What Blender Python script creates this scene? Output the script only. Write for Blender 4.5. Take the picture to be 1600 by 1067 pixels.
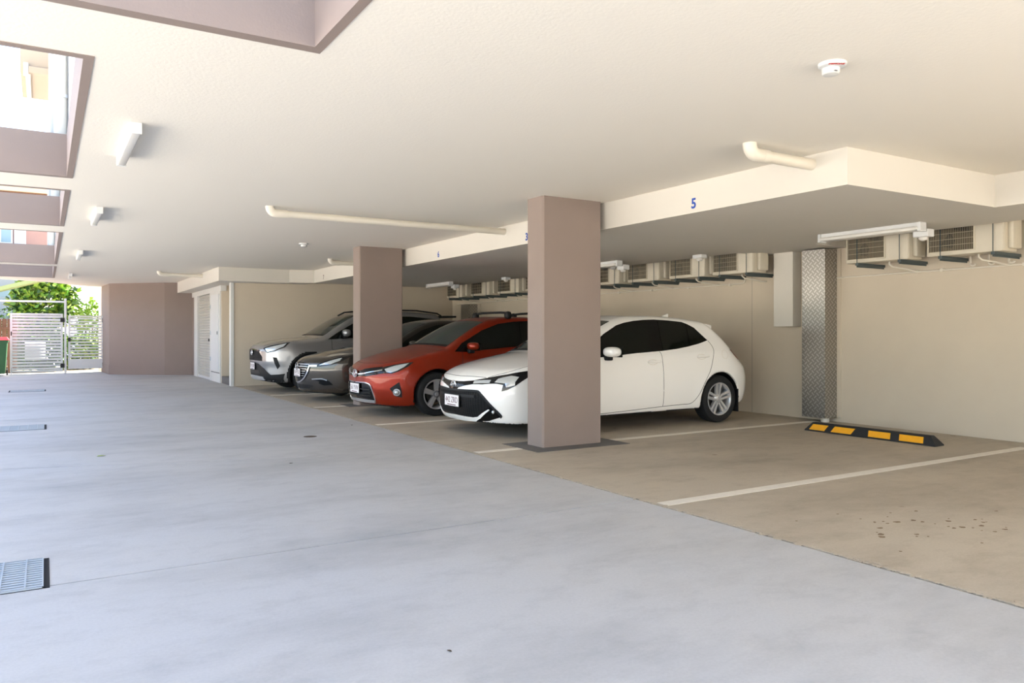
import bpy, bmesh, math, random
import numpy as np
from mathutils import Vector, Matrix

for o in list(bpy.data.objects):
    bpy.data.objects.remove(o, do_unlink=True)
scene = bpy.context.scene
COL = scene.collection
PI = math.pi

# ------------------------------------------------------------------ camera
cam_data = bpy.data.cameras.new('camera')
cam_data.sensor_width = 36.0
cam_data.lens = 1195.0 / 1600.0 * 36.0
cam_data.shift_y = -(533.5 - 520.0) / 1600.0
cam_data.clip_end = 300
cam = bpy.data.objects.new('camera', cam_data)
COL.objects.link(cam)
cam.location = (0, 0, 1.2)
cam.rotation_euler = (PI/2, 0, -math.radians(31.42))
scene.camera = cam

# ------------------------------------------------------------------ daylight and exposure
world = bpy.data.worlds.new('sky'); scene.world = world
world.use_nodes = True
wn = world.node_tree; wn.nodes.clear()
w_out = wn.nodes.new('ShaderNodeOutputWorld')
w_bg = wn.nodes.new('ShaderNodeBackground')
w_sky = wn.nodes.new('ShaderNodeTexSky')
w_sky.sky_type = 'NISHITA'
w_sky.sun_disc = False
w_sky.sun_elevation = math.radians(52)
w_sky.sun_rotation = math.radians(62)
w_sky.air_density = 1.0; w_sky.dust_density = 1.6; w_sky.ozone_density = 1.0
w_bg.inputs['Strength'].default_value = 0.40
wn.links.new(w_sky.outputs['Color'], w_bg.inputs['Color'])
wn.links.new(w_bg.outputs['Background'], w_out.inputs['Surface'])

sun_data = bpy.data.lights.new('sun', 'SUN')
sun_data.energy = 23.5
sun_data.angle = math.radians(0.6)
sun_data.color = (1.0, 0.95, 0.87)
sun = bpy.data.objects.new('sun', sun_data); COL.objects.link(sun)
_sd = Vector((math.sin(math.radians(62))*math.cos(math.radians(52)), math.cos(math.radians(62))*math.cos(math.radians(52)), math.sin(math.radians(52))))
sun.rotation_euler = _sd.to_track_quat('Z', 'Y').to_euler()
sun.location = (20, 8, 25)

vs = scene.view_settings
scene.display_settings.display_device = 'sRGB'
vs.view_transform = 'Standard'; vs.look = 'None'; vs.gamma = 1.0; vs.use_curve_mapping = False
vs.exposure = 1.10

# ------------------------------------------------------------------ materials
def lin(c):
    return tuple(((v/255)/12.92 if v/255 <= 0.04045 else ((v/255+0.055)/1.055)**2.4) for v in c)

MATS = {}
def mat(name, rgb, rough=0.6, metal=0.0, var=0.0, scale=3.0, bump=0.0, bscale=60.0, coat=0.0, trans=0.0, spec=0.5, emit=None, stretch=None, rgb2=None, detail=6.0, flake=0.0):
    """plain procedural surface: colour with soft noise variation and fine relief"""
    m = bpy.data.materials.new(name); m.use_nodes = True
    nt = m.node_tree; b = nt.nodes['Principled BSDF']
    c = lin(rgb)
    b.inputs['Base Color'].default_value = (*c, 1)
    b.inputs['Roughness'].default_value = rough
    b.inputs['Metallic'].default_value = metal
    b.inputs['Specular IOR Level'].default_value = spec
    b.inputs['Coat Weight'].default_value = coat
    b.inputs['Coat Roughness'].default_value = 0.03
    b.inputs['Transmission Weight'].default_value = trans
    if emit:
        b.inputs['Emission Color'].default_value = (*c, 1); b.inputs['Emission Strength'].default_value = emit
    geo = nt.nodes.new('ShaderNodeNewGeometry')
    vec = geo.outputs['Position']
    if stretch:
        mp = nt.nodes.new('ShaderNodeMapping'); mp.inputs['Scale'].default_value = stretch
        nt.links.new(vec, mp.inputs['Vector']); vec = mp.outputs['Vector']
    if var > 0 or rgb2:
        n = nt.nodes.new('ShaderNodeTexNoise'); n.inputs['Scale'].default_value = scale; n.inputs['Detail'].default_value = detail
        n.inputs['Roughness'].default_value = 0.62
        nt.links.new(vec, n.inputs['Vector'])
        r = nt.nodes.new('ShaderNodeValToRGB')
        c2 = lin(rgb2) if rgb2 else tuple(v*(1+var) for v in c)
        c1 = c if rgb2 else tuple(v*(1-var) for v in c)
        r.color_ramp.elements[0].position = 0.3; r.color_ramp.elements[1].position = 0.72
        r.color_ramp.elements[0].color = (*c1, 1); r.color_ramp.elements[1].color = (*c2, 1)
        nt.links.new(n.outputs['Fac'], r.inputs['Fac']); nt.links.new(r.outputs['Color'], b.inputs['Base Color'])
    if bump > 0:
        n2 = nt.nodes.new('ShaderNodeTexNoise'); n2.inputs['Scale'].default_value = bscale; n2.inputs['Detail'].default_value = 3
        nt.links.new(geo.outputs['Position'], n2.inputs['Vector'])
        bp = nt.nodes.new('ShaderNodeBump'); bp.inputs['Strength'].default_value = bump; bp.inputs['Distance'].default_value = 0.01
        nt.links.new(n2.outputs['Fac'], bp.inputs['Height']); nt.links.new(bp.outputs['Normal'], b.inputs['Normal'])
    MATS[name] = m
    return m

def concrete(name, base, warm, dark, warm_amt, speck=0.0):
    """worn concrete: broad blotches, swept streaks along the drive, dark stains and fine grain"""
    m = bpy.data.materials.new(name); m.use_nodes = True
    nt = m.node_tree; L = nt.links; b = nt.nodes['Principled BSDF']
    geo = nt.nodes.new('ShaderNodeNewGeometry')
    def noise(scale, stretch=(1, 1, 1), detail=6, rough=0.6, off=(0, 0, 0)):
        mp = nt.nodes.new('ShaderNodeMapping'); mp.inputs['Scale'].default_value = stretch; mp.inputs['Location'].default_value = off
        L.new(geo.outputs['Position'], mp.inputs['Vector'])
        n = nt.nodes.new('ShaderNodeTexNoise'); n.inputs['Scale'].default_value = scale; n.inputs['Detail'].default_value = detail; n.inputs['Roughness'].default_value = rough
        L.new(mp.outputs['Vector'], n.inputs['Vector']); return n.outputs['Fac']
    def ramp(fac, p0, p1):
        r = nt.nodes.new('ShaderNodeMapRange'); r.inputs['From Min'].default_value = p0; r.inputs['From Max'].default_value = p1
        L.new(fac, r.inputs['Value']); return r.outputs['Result']
    def mix(fac, a, c, mode='MIX'):
        mx = nt.nodes.new('ShaderNodeMix'); mx.data_type = 'RGBA'; mx.blend_type = mode
        if isinstance(fac, float): mx.inputs['Factor'].default_value = fac
        else: L.new(fac, mx.inputs['Factor'])
        for sock, v in ((mx.inputs['A'], a), (mx.inputs['B'], c)):
            if isinstance(v, tuple): sock.default_value = (*v, 1)
            else: L.new(v, sock)
        return mx.outputs['Result']
    def mul(a, k):
        mm = nt.nodes.new('ShaderNodeMath'); mm.operation = 'MULTIPLY'; L.new(a, mm.inputs[0]); mm.inputs[1].default_value = k; return mm.outputs[0]
    col = mix(mul(ramp(noise(0.55, off=(3, 1, 0)), 0.38, 0.66), warm_amt), lin(base), lin(warm))
    col = mix(mul(ramp(noise(0.9, (0.6, 1.25, 1), 10, 0.68, (7, 2, 0)), 0.46, 0.72), 0.5), col, lin(dark))
    col = mix(mul(ramp(noise(3.4, (0.8, 1.2, 1), 10, 0.72, (1, 9, 0)), 0.50, 0.70), 0.30), col, lin(dark))
    col = mix(mul(ramp(noise(70.0, detail=2), 0.40, 0.64), 0.10), col, lin(dark))
    if speck:
        v = nt.nodes.new('ShaderNodeTexVoronoi'); v.inputs['Scale'].default_value = 3.2
        L.new(geo.outputs['Position'], v.inputs['Vector'])
        sp_ = nt.nodes.new('ShaderNodeMath'); sp_.operation = 'MULTIPLY'
        L.new(ramp(v.outputs['Distance'], 0.13, 0.07), sp_.inputs[0]); L.new(ramp(noise(0.8, off=(2, 5, 0), detail=2), 0.50, 0.58), sp_.inputs[1])
        col = mix(mul(sp_.outputs[0], speck), col, lin((104, 84, 60)))
    L.new(col, b.inputs['Base Color'])
    b.inputs['Roughness'].default_value = 0.62; b.inputs['Specular IOR Level'].default_value = 0.35
    bp = nt.nodes.new('ShaderNodeBump'); bp.inputs['Strength'].default_value = 0.12; bp.inputs['Distance'].default_value = 0.004
    L.new(noise(90.0, detail=3), bp.inputs['Height']); L.new(bp.outputs['Normal'], b.inputs['Normal'])
    MATS[name] = m
    return m

concrete('drive_concrete', (188, 187, 186), (191, 187, 180), (136, 136, 136), 0.55)
concrete('bay_concrete', (184, 172, 153), (192, 179, 158), (126, 113, 97), 0.7, speck=0.6)
mat('ground', (212, 206, 194), 0.9, var=0.08, scale=1.2)
mat('bounce_cut_ground', (92, 80, 58), 0.95, var=0.3, scale=6)
mat('ceiling_paint', (232, 225, 212), 0.9, bump=0.14, bscale=55)
mat('bulkhead_paint', (211, 205, 194), 0.75, var=0.015, scale=1.5)
mat('wall_cream', (203, 190, 170), 0.8, var=0.035, scale=1.1, bump=0.05)
mat('taupe', (140, 124, 115), 0.72, var=0.03, scale=2.5, bump=0.06, bscale=90)
mat('taupe_floor', (98, 94, 90), 0.7, var=0.08, scale=9)
mat('white_paint', (214, 212, 206), 0.55)
mat('white_metal', (216, 216, 214), 0.4)
mat('roller_paint', (196, 192, 182), 0.5)
mat('line_paint', (226, 218, 203), 0.75, var=0.06, scale=14)
mat('pvc', (218, 210, 195), 0.4)
mat('lens_white', (218, 214, 206), 0.3)
mat('ac_case', (206, 197, 178), 0.5, var=0.04, scale=6)
mat('ac_dark', (70, 62, 48), 0.7)
mat('ac_wire', (176, 164, 140), 0.5)
mat('bracket', (74, 84, 84), 0.55)
mat('black', (14, 14, 14), 0.5)
mat('rubber', (34, 34, 35), 0.75, var=0.15, scale=14, bump=0.2, bscale=120)
mat('tyre', (22, 22, 22), 0.8)
mat('amber', (246, 172, 30), 0.5, var=0.05, scale=20)
mat('blue_ink', (28, 70, 160), 0.6)
mat('brown_ink', (96, 76, 60), 0.6)
mat('red_ink', (205, 50, 45), 0.6)
mat('galv', (170, 178, 184), 0.5, metal=0.25)
mat('pit_shade', (10, 10, 12), 0.9)
mat('stain', (86, 72, 58), 0.8)
mat('oil_spot', (124, 104, 78), 0.8)
mat('chrome', (215, 216, 218), 0.12, metal=1.0)
mat('alloy', (212, 212, 214), 0.33, metal=0.75)
mat('alloy_dark', (140, 141, 144), 0.35, metal=0.8)
mat('brake', (90, 86, 80), 0.5, metal=0.8)
mat('gloss_black', (9, 9, 9), 0.12, spec=0.3)
mat('trim_black', (22, 22, 23), 0.55, spec=0.3)
mat('glass_dark', (13, 17, 13), 0.04, spec=0.34)
mat('glass_screen', (54, 62, 59), 0.04, spec=0.5)
mat('lamp_lens', (206, 212, 214), 0.08, metal=0.55, coat=1.0)
mat('lamp_dark', (22, 23, 24), 0.10, spec=0.5)
mat('lamp_red', (110, 14, 14), 0.12, coat=1.0)
mat('plate_white', (236, 230, 228), 0.45)
mat('plate_ink', (92, 32, 44), 0.5)
mat('car_white', (250, 247, 241), 0.32, coat=1.0)
mat('car_red', (138, 35, 5), 0.30, metal=0.45, coat=0.45, spec=0.25)
mat('car_brown', (58, 52, 45), 0.26, metal=0.6, coat=1.0)
mat('car_silver', (146, 146, 147), 0.28, metal=0.65, coat=1.0)
mat('joint_filler', (150, 142, 130), 0.9)
mat('wall_grey', (168, 168, 164), 0.85, var=0.04, scale=1.5)
mat('gap', (24, 22, 20), 0.8)
mat('bin_green', (34, 84, 44), 0.45)
mat('bin_red', (200, 36, 48), 0.45)
mat('timber', (92, 62, 42), 0.8, var=0.2, scale=4, stretch=(6, 6, 0.6))
mat('leaf_a', (96, 132, 34), 0.55, var=0.25, scale=3)
mat('leaf_b', (44, 76, 24), 0.55, var=0.25, scale=3)
mat('leaf_c', (146, 166, 62), 0.55, var=0.2, scale=3)
mat('bark', (96, 76, 58), 0.9, var=0.2, scale=8)
mat('house_white', (206, 208, 212), 0.8)
mat('house_pink', (150, 116, 108), 0.8, var=0.04, scale=3)
mat('house_grey', (140, 144, 148), 0.8)
mat('house_glass', (120, 140, 146), 0.1)
mat('curtain', (224, 216, 204), 0.9)
mat('eave', (176, 156, 132), 0.8)
mat('awning', (150, 158, 100), 0.5)
mat('sign_white', (238, 238, 240), 0.5)

def treadplate():
    """metal sheet with raised crossing bars"""
    m = bpy.data.materials.new('treadplate'); m.use_nodes = True
    nt = m.node_tree; L = nt.links; b = nt.nodes['Principled BSDF']
    b.inputs['Metallic'].default_value = 0.85; b.inputs['Roughness'].default_value = 0.38
    b.inputs['Base Color'].default_value = (*lin((168, 160, 150)), 1)
    geo = nt.nodes.new('ShaderNodeNewGeometry'); sep = nt.nodes.new('ShaderNodeSeparateXYZ'); L.new(geo.outputs['Position'], sep.inputs['Vector'])
    def M(op, a, c=None):
        n = nt.nodes.new('ShaderNodeMath'); n.operation = op
        for i, v in enumerate((a, c)):
            if v is None: continue
            if isinstance(v, (int, float)): n.inputs[i].default_value = v
            else: L.new(v, n.inputs[i])
        return n.outputs[0]
    h = M('ADD', sep.outputs['X'], sep.outputs['Y'])
    s = 1/0.075
    u = M('MULTIPLY', M('ADD', h, sep.outputs['Z']), s); v = M('MULTIPLY', M('SUBTRACT', h, sep.outputs['Z']), s)
    fu, fv = M('FLOOR', u), M('FLOOR', v)
    par = M('MODULO', M('ABSOLUTE', M('ADD', fu, fv)), 2.0)
    cu = M('ABSOLUTE', M('SUBTRACT', M('FRACT', u), 0.5)); cv = M('ABSOLUTE', M('SUBTRACT', M('FRACT', v), 0.5))
    bar1 = M('MULTIPLY', M('LESS_THAN', cu, 0.17), M('LESS_THAN', cv, 0.46))
    bar2 = M('MULTIPLY', M('LESS_THAN', cv, 0.17), M('LESS_THAN', cu, 0.46))
    k = M('ADD', M('MULTIPLY', bar1, par), M('MULTIPLY', bar2, M('SUBTRACT', 1.0, par)))
    bp = nt.nodes.new('ShaderNodeBump'); bp.inputs['Strength'].default_value = 1.0; bp.inputs['Distance'].default_value = 0.012
    mxk = nt.nodes.new('ShaderNodeMix'); mxk.data_type = 'RGBA'; L.new(k, mxk.inputs['Factor']); mxk.inputs['A'].default_value = (*lin((150, 146, 140)), 1); mxk.inputs['B'].default_value = (*lin((188, 184, 178)), 1); L.new(mxk.outputs['Result'], b.inputs['Base Color'])
    L.new(k, bp.inputs['Height']); L.new(bp.outputs['Normal'], b.inputs['Normal'])
    n = nt.nodes.new('ShaderNodeTexNoise'); n.inputs['Scale'].default_value = 5.0; L.new(geo.outputs['Position'], n.inputs['Vector'])
    mr = nt.nodes.new('ShaderNodeMapRange'); mr.inputs['To Min'].default_value = 0.28; mr.inputs['To Max'].default_value = 0.5
    L.new(n.outputs['Fac'], mr.inputs['Value']); L.new(mr.outputs['Result'], b.inputs['Roughness'])
    MATS['treadplate'] = m
treadplate()

def honeycomb():
    """black plastic mesh of small cells"""
    m = bpy.data.materials.new('honeycomb'); m.use_nodes = True
    nt = m.node_tree; L = nt.links; b = nt.nodes['Principled BSDF']
    b.inputs['Roughness'].default_value = 0.5; b.inputs['Specular IOR Level'].default_value = 0.15
    tc = nt.nodes.new('ShaderNodeTexCoord'); v = nt.nodes.new('ShaderNodeTexVoronoi'); v.feature = 'DISTANCE_TO_EDGE'
    v.inputs['Scale'].default_value = 26.0; v.inputs['Randomness'].default_value = 0.0
    mp = nt.nodes.new('ShaderNodeMapping'); mp.inputs['Scale'].default_value = (0.0, 1.0, 1.9)
    L.new(tc.outputs['Object'], mp.inputs['Vector']); L.new(mp.outputs['Vector'], v.inputs['Vector'])
    r = nt.nodes.new('ShaderNodeValToRGB'); r.color_ramp.elements[0].position = 0.10; r.color_ramp.elements[1].position = 0.16
    r.color_ramp.elements[0].color = (*lin((20, 20, 21)), 1); r.color_ramp.elements[1].color = (*lin((5, 5, 5)), 1)
    L.new(v.outputs['Distance'], r.inputs['Fac']); L.new(r.outputs['Color'], b.inputs['Base Color'])
    bp = nt.nodes.new('ShaderNodeBump'); bp.invert = True; bp.inputs['Strength'].default_value = 0.8; bp.inputs['Distance'].default_value = 0.01
    L.new(v.outputs['Distance'], bp.inputs['Height']); L.new(bp.outputs['Normal'], b.inputs['Normal'])
    MATS['honeycomb'] = m
honeycomb()

# ------------------------------------------------------------------ mesh helpers
def new_bm(): return bmesh.new()

def box(bm, x0, x1, y0, y1, z0, z1, bevel=0.0, seg=2):
    vs_ = [bm.verts.new(p) for p in ((x0,y0,z0),(x1,y0,z0),(x1,y1,z0),(x0,y1,z0),(x0,y0,z1),(x1,y0,z1),(x1,y1,z1),(x0,y1,z1))]
    fs = [bm.faces.new([vs_[i] for i in f]) for f in ((3,2,1,0),(4,5,6,7),(0,1,5,4),(1,2,6,5),(2,3,7,6),(3,0,4,7))]
    if bevel > 0:
        es = list({e for f in fs for e in f.edges})
        bmesh.ops.bevel(bm, geom=es, offset=bevel, segments=seg, profile=0.5, affect='EDGES')
    return bm

def prism(bm, pts, z0, z1):
    """vertical prism over a plan outline"""
    a = [bm.verts.new((p[0], p[1], z0)) for p in pts]; b = [bm.verts.new((p[0], p[1], z1)) for p in pts]
    n = len(pts)
    area = sum(pts[i][0]*pts[(i+1) % n][1] - pts[(i+1) % n][0]*pts[i][1] for i in range(n))
    if area < 0: a.reverse(); b.reverse()
    bm.faces.new(a[::-1]); bm.faces.new(b)
    for i in range(n): bm.faces.new((a[i], a[(i+1) % n], b[(i+1) % n], b[i]))
    return bm

def extrude_profile(bm, pts, axis, t0, t1):
    """outline in the plane across an axis, pulled along it; pts are the two other coordinates in xyz order"""
    def P(u, v, t):
        return {0: (t, u, v), 1: (u, t, v), 2: (u, v, t)}[axis]
    a = [bm.verts.new(P(u, v, t0)) for u, v in pts]; b = [bm.verts.new(P(u, v, t1)) for u, v in pts]
    n = len(pts)
    bm.faces.new(a); bm.faces.new(b[::-1])
    for i in range(n): bm.faces.new((a[i], b[i], b[(i+1) % n], a[(i+1) % n]))
    bmesh.ops.recalc_face_normals(bm, faces=bm.faces[:])
    return bm

def tube(bm, path, r, n=12, cap=True):
    path = [Vector(p) for p in path]; rings = []
    up = Vector((0.31, 0.17, 0.93)).normalized()
    for i, p in enumerate(path):
        t = (path[min(i+1, len(path)-1)] - path[max(i-1, 0)]).normalized()
        a = t.cross(up)
        if a.length < 0.05: a = t.cross(Vector((1, 0, 0)))
        a.normalize(); b = t.cross(a).normalized()
        rr = r[i] if isinstance(r, (list, tuple)) else r
        rings.append([bm.verts.new(p + a*rr*math.cos(2*PI*k/n) + b*rr*math.sin(2*PI*k/n)) for k in range(n)])
    for i in range(len(rings)-1):
        for k in range(n):
            bm.faces.new((rings[i][k], rings[i][(k+1) % n], rings[i+1][(k+1) % n], rings[i+1][k]))
    if cap: bm.faces.new(rings[0][::-1]); bm.faces.new(rings[-1])
    bmesh.ops.recalc_face_normals(bm, faces=bm.faces[:])
    return bm

def arc(c, r, a0, a1, u, v, n=8):
    c, u, v = Vector(c), Vector(u), Vector(v)
    return [c + u*r*math.cos(a0 + (a1-a0)*i/n) + v*r*math.sin(a0 + (a1-a0)*i/n) for i in range(n+1)]

def lathe(bm, prof, c=(0, 0, 0), axis=2, n=24, closed=False):
    """profile of (radius, height) spun about an axis"""
    rings = []
    for r, h in prof:
        ring = []
        for k in range(n):
            a = 2*PI*k/n; q = [0, 0, 0]
            q[axis] = h; q[(axis+1) % 3] = r*math.cos(a); q[(axis+2) % 3] = r*math.sin(a)
            ring.append(bm.verts.new((q[0]+c[0], q[1]+c[1], q[2]+c[2])))
        rings.append(ring)
    m = len(rings)
    for i in range(m if closed else m-1):
        for k in range(n):
            bm.faces.new((rings[i][k], rings[i][(k+1) % n], rings[(i+1) % m][(k+1) % n], rings[(i+1) % m][k]))
    if not closed:
        bm.faces.new(rings[0][::-1]); bm.faces.new(rings[-1])
    bmesh.ops.remove_doubles(bm, verts=bm.verts[:], dist=1e-6)
    bmesh.ops.recalc_face_normals(bm, faces=bm.faces[:])
    return bm

def world_loc(o):
    v = Vector((0, 0, 0))
    while o is not None:
        v += o.location; o = o.parent
    return v

def obj(name, bm, m, parent=None, smooth=False, local=False, angle=None, label=None):
    """one mesh object; geometry in world coordinates unless local"""
    me = bpy.data.meshes.new(name)
    if parent is not None and not local:
        bmesh.ops.translate(bm, verts=bm.verts[:], vec=-world_loc(parent))
    bm.to_mesh(me); bm.free()
    for k in (m if isinstance(m, (list, tuple)) else [m]): me.materials.append(MATS[k])
    if smooth:
        me.polygons.foreach_set('use_smooth', [True]*len(me.polygons))
        if angle: me.set_sharp_from_angle(angle=math.radians(angle))
    o = bpy.data.objects.new(name, me); COL.objects.link(o)
    if parent is not None: o.parent = parent
    if label: o['label'] = label
    return o

def centre(o):
    """move the origin of a top-level mesh to the middle of its base"""
    me = o.data; n = len(me.vertices); a = np.empty(n*3); me.vertices.foreach_get('co', a); a = a.reshape(-1, 3)
    c = np.array([(a[:, 0].min()+a[:, 0].max())/2, (a[:, 1].min()+a[:, 1].max())/2, a[:, 2].min()])
    me.vertices.foreach_set('co', (a - c).ravel()); o.location = Vector(c) + o.location; me.update()
    return o

def tag(o, label, cat, group=None, kind=None):
    o['label'] = label; o['category'] = cat
    if group: o['group'] = group
    if kind: o['kind'] = kind
    return o

def thing(name, label, cat, loc=(0, 0, 0), group=None):
    o = bpy.data.objects.new(name, None); COL.objects.link(o); o.empty_display_size = 0.1
    o.location = loc
    return tag(o, label, cat, group)

def struct(name, bm, m, label, cat, parent=None, smooth=False):
    o = obj(name, bm, m, parent, smooth)
    if parent is None: tag(o, label, cat, kind='structure')
    return o

def struct_root(name, label, cat, loc=(0, 0, 0)):
    o = thing(name, label, cat, loc); o['kind'] = 'structure'; return o

def text_mesh(s, height, name, m, parent, origin, right, up, normal, depth=0.001, local=False, width=None, bold=0.0):
    """flat lettering standing just proud of a face"""
    cu = bpy.data.curves.new('lettering', 'FONT'); cu.body = s; cu.size = 1.0; cu.align_x = 'CENTER'; cu.align_y = 'CENTER'
    cu.offset = bold; cu.extrude = 0.0; cu.resolution_u = 3
    t = bpy.data.objects.new('lettering', cu); COL.objects.link(t)
    me = bpy.data.meshes.new_from_object(t); bpy.data.objects.remove(t); bpy.data.curves.remove(cu)
    n = len(me.vertices); a = np.empty(n*3); me.vertices.foreach_get('co', a); a = a.reshape(-1, 3)
    c = (a.min(0)+a.max(0))/2; a = a - c; h = a[:, 1].max()*2; k = height/h
    kx = k if width is None else width/(a[:, 0].max()*2)
    P = np.array(origin) + a[:, :1]*kx*np.array(right) + a[:, 1:2]*k*np.array(up) + depth*np.array(normal)
    bm = bmesh.new(); vv = [bm.verts.new(p) for p in P]
    for f in me.polygons:
        try: bm.faces.new([vv[i] for i in f.vertices])
        except ValueError: pass
    bpy.data.meshes.remove(me)
    r = bmesh.ops.extrude_face_region(bm, geom=bm.faces[:])
    bmesh.ops.translate(bm, verts=[v for v in r['geom'] if isinstance(v, bmesh.types.BMVert)], vec=Vector(normal)*0.0012)
    bmesh.ops.recalc_face_normals(bm, faces=bm.faces[:])
    return obj(name, bm, m, parent, local=local)
# ================================================================== THE BUILDING
CZ = 2.63          # underside of the slab
BZ = 2.34          # underside of the bulkhead
XJ = 3.64          # joint between drive and bays
XW = 9.13          # face of the back wall
Y_NEAR = -1.4      # where the slab starts, behind the camera

# ---- ground and concrete slabs
bm = new_bm(); box(bm, -60, 60, -60, 90, -0.4, -0.11)
struct('ground', bm, 'ground', 'pale yard added out of view beyond the garage to bounce sunlight', 'ground')  # outlying ground added and kept pale so sunlight bounces onto the ceiling

floor = struct_root('floor', 'pale grey concrete driveway and tan parking bays cast in slabs', 'floor')
G = 0.007
def jb(x): return 6.95 - 0.2977*(x - 3.49)
XL = -3.4
drive_edges = [lambda x: -9.0, lambda x: 4.24, jb, lambda x: 12.58, lambda x: 18.9, lambda x: 26.9]
for i in range(5):
    a, b = drive_edges[i], drive_edges[i+1]
    bm = new_bm(); x1 = XJ - 0.006
    prism(bm, [(XL, a(XL)+G), (x1, a(x1)+G), (x1, b(x1)-G), (XL, b(XL)-G)], -0.10, 0.0)
    obj('drive_slab', bm, 'drive_concrete', floor)
for y0, y1 in ((-9.0, 17.95),):
    bm = new_bm(); box(bm, XJ+0.016, XW+0.3, y0+G, y1-G, -0.10, 0.0)
    obj('bay_slab', bm, 'bay_concrete', floor)
bm = new_bm(); box(bm, XJ+0.006, 6.0, 17.95+G, 24.5, -0.10, 0.0)
obj('drive_slab', bm, 'drive_concrete', floor)
# crumbled lip along the joint
rng = random.Random(4)
bm = new_bm()
for i in range(900):
    y = 1.4 + 11*rng.random()**1.3; x = XJ + rng.gauss(0.024, 0.014); s = 0.004 + 0.010*rng.random()**2
    r = bmesh.ops.create_icosphere(bm, subdivisions=1, radius=s)
    bmesh.ops.scale(bm, verts=r['verts'], vec=(1+rng.random(), 1+1.5*rng.random(), 0.35)); bmesh.ops.translate(bm, verts=r['verts'], vec=(x, y, 0.001))
o = obj('joint_grit', bm, 'bay_concrete', floor); o['kind'] = 'stuff'

bm = new_bm()
for i in range(42):
    x = 4.75 + rng.gauss(0, 0.32); y = 2.7 + rng.gauss(0, 0.2) - 0.25*(x-4.75); r_ = 0.006 + 0.017*rng.random()**2; k0 = rng.random()*6
    vv = [bm.verts.new((x + r_*(1.2+0.3*math.sin(3*a+k0))*math.cos(a), y + r_*(0.9+0.25*math.cos(2*a+k0))*math.sin(a), 0.0008)) for a in [2*PI*q/10 for q in range(10)]]
    lo = [bm.verts.new((v.co.x, v.co.y, -0.001)) for v in vv]
    bm.faces.new(vv)
    for q in range(10): bm.faces.new((vv[q], lo[q], lo[(q+1) % 10], vv[(q+1) % 10]))
obj('oil_spots', bm, 'oil_spot', floor)['kind'] = 'stuff'

# ---- painted bay lines
for i, (y, x1) in enumerate(((4.02, 8.75), (6.73, 8.95), (9.44, 8.95), (12.15, 8.95), (14.9, 8.95))):
    bm = new_bm(); box(bm, XJ+0.05, x1, y-0.055, y+0.055, -0.002, 0.002)
    names = ('running towards the rubber wheel stop in the empty bay', 'passing under the wide front column', 'between the red and white cars',
             'passing under the column further back', 'between the brown and silver cars')
    o = obj('painted_line', bm, 'line_paint'); tag(o, 'white painted bay line ' + names[i], 'line', 'white bay lines', 'structure')

# ---- dark painted pads round the columns, and the columns
for i, (y0, y1, d) in enumerate(((6.62, 6.93, 0.22), (12.06, 12.37, 0.12))):
    x0, x1 = 4.42, 5.19
    bm = new_bm(); box(bm, x0-0.21, x1+0.22, y0-d, y1+d-0.05, -0.001, 0.004)
    o = obj('floor_pad', bm, 'taupe_floor')
    tag(o, ('dark grey painted pad around the foot of the nearer column', 'dark grey painted pad around the foot of the farther column')[i], 'paint', kind='structure')
    bm = new_bm(); c = 0.018
    prism(bm, [(x0+c, y0), (x1-c, y0), (x1, y0+c), (x1, y1-c), (x1-c, y1), (x0+c, y1), (x0, y1-c), (x0, y0+c)], 0.004, CZ)
    o = obj('column', bm, 'taupe')
    tag(o, ('wide taupe rectangular column standing before the white car', 'taupe rectangular column behind the nose of the red car')[i], 'column', 'taupe columns', 'structure')

# ---- ceiling slab with its light wells
bm = new_bm(); ZT = 2.83; XR = XW + 0.3; XE = -2.7
OPEN = [(-2.2, 1.2, 0.9, 3.85), (-2.2, 0.22, 4.5, 8.15), (-2.2, 0.22, 8.84, 11.88), (-2.2, 0.22, 12.6, 18.54), (-2.2, 0.22, 19.12, 23.17)]
ys = [Y_NEAR] + [v for o_ in OPEN for v in o_[2:]]
xs_by = []
def cb(x0, x1, y0, y1): box(bm, x0, x1, y0, y1, CZ, ZT)
cb(XE, XR, Y_NEAR, 0.9)
for i, (x0, x1, y0, y1) in enumerate(OPEN):
    cb(XE, x0, y0, y1); cb(x1, XR, y0, y1)
    y2 = OPEN[i+1][2] if i < 4 else 24.0
    cb(XE, XR, y1, y2)
prism(bm, [(XE, 24.0), (XR, 24.0), (XR, 27.0), (1.2, 26.95), (0.9, 26.6), (0.15, 25.3), (-1.02, 24.45)], CZ, ZT)
struct('ceiling', bm, 'ceiling_paint', 'cream rendered concrete ceiling over the drive and bays', 'ceiling')
where = ('overhead at the near end', 'nearest the neighbouring eave', 'second along the drive', 'third along the drive', 'farthest, above the gates')
for i, (x0, x1, y0, y1) in enumerate(OPEN):
    bm = new_bm(); t = 0.05; zt = 3.01
    box(bm, x1-t, x1, y0, y1, CZ-0.004, zt); box(bm, x0, x0+t, y0, y1, CZ-0.004, zt)
    box(bm, x0+t, x1-t, y1-0.08, y1, CZ-0.004, zt); box(bm, x0+t, x1-t, y0, y0+0.06, CZ-0.004, zt)
    struct('trim_%d' % (i+1), bm, 'taupe', 'mauve upstand lining the ceiling light well ' + where[i], 'upstand')

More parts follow.
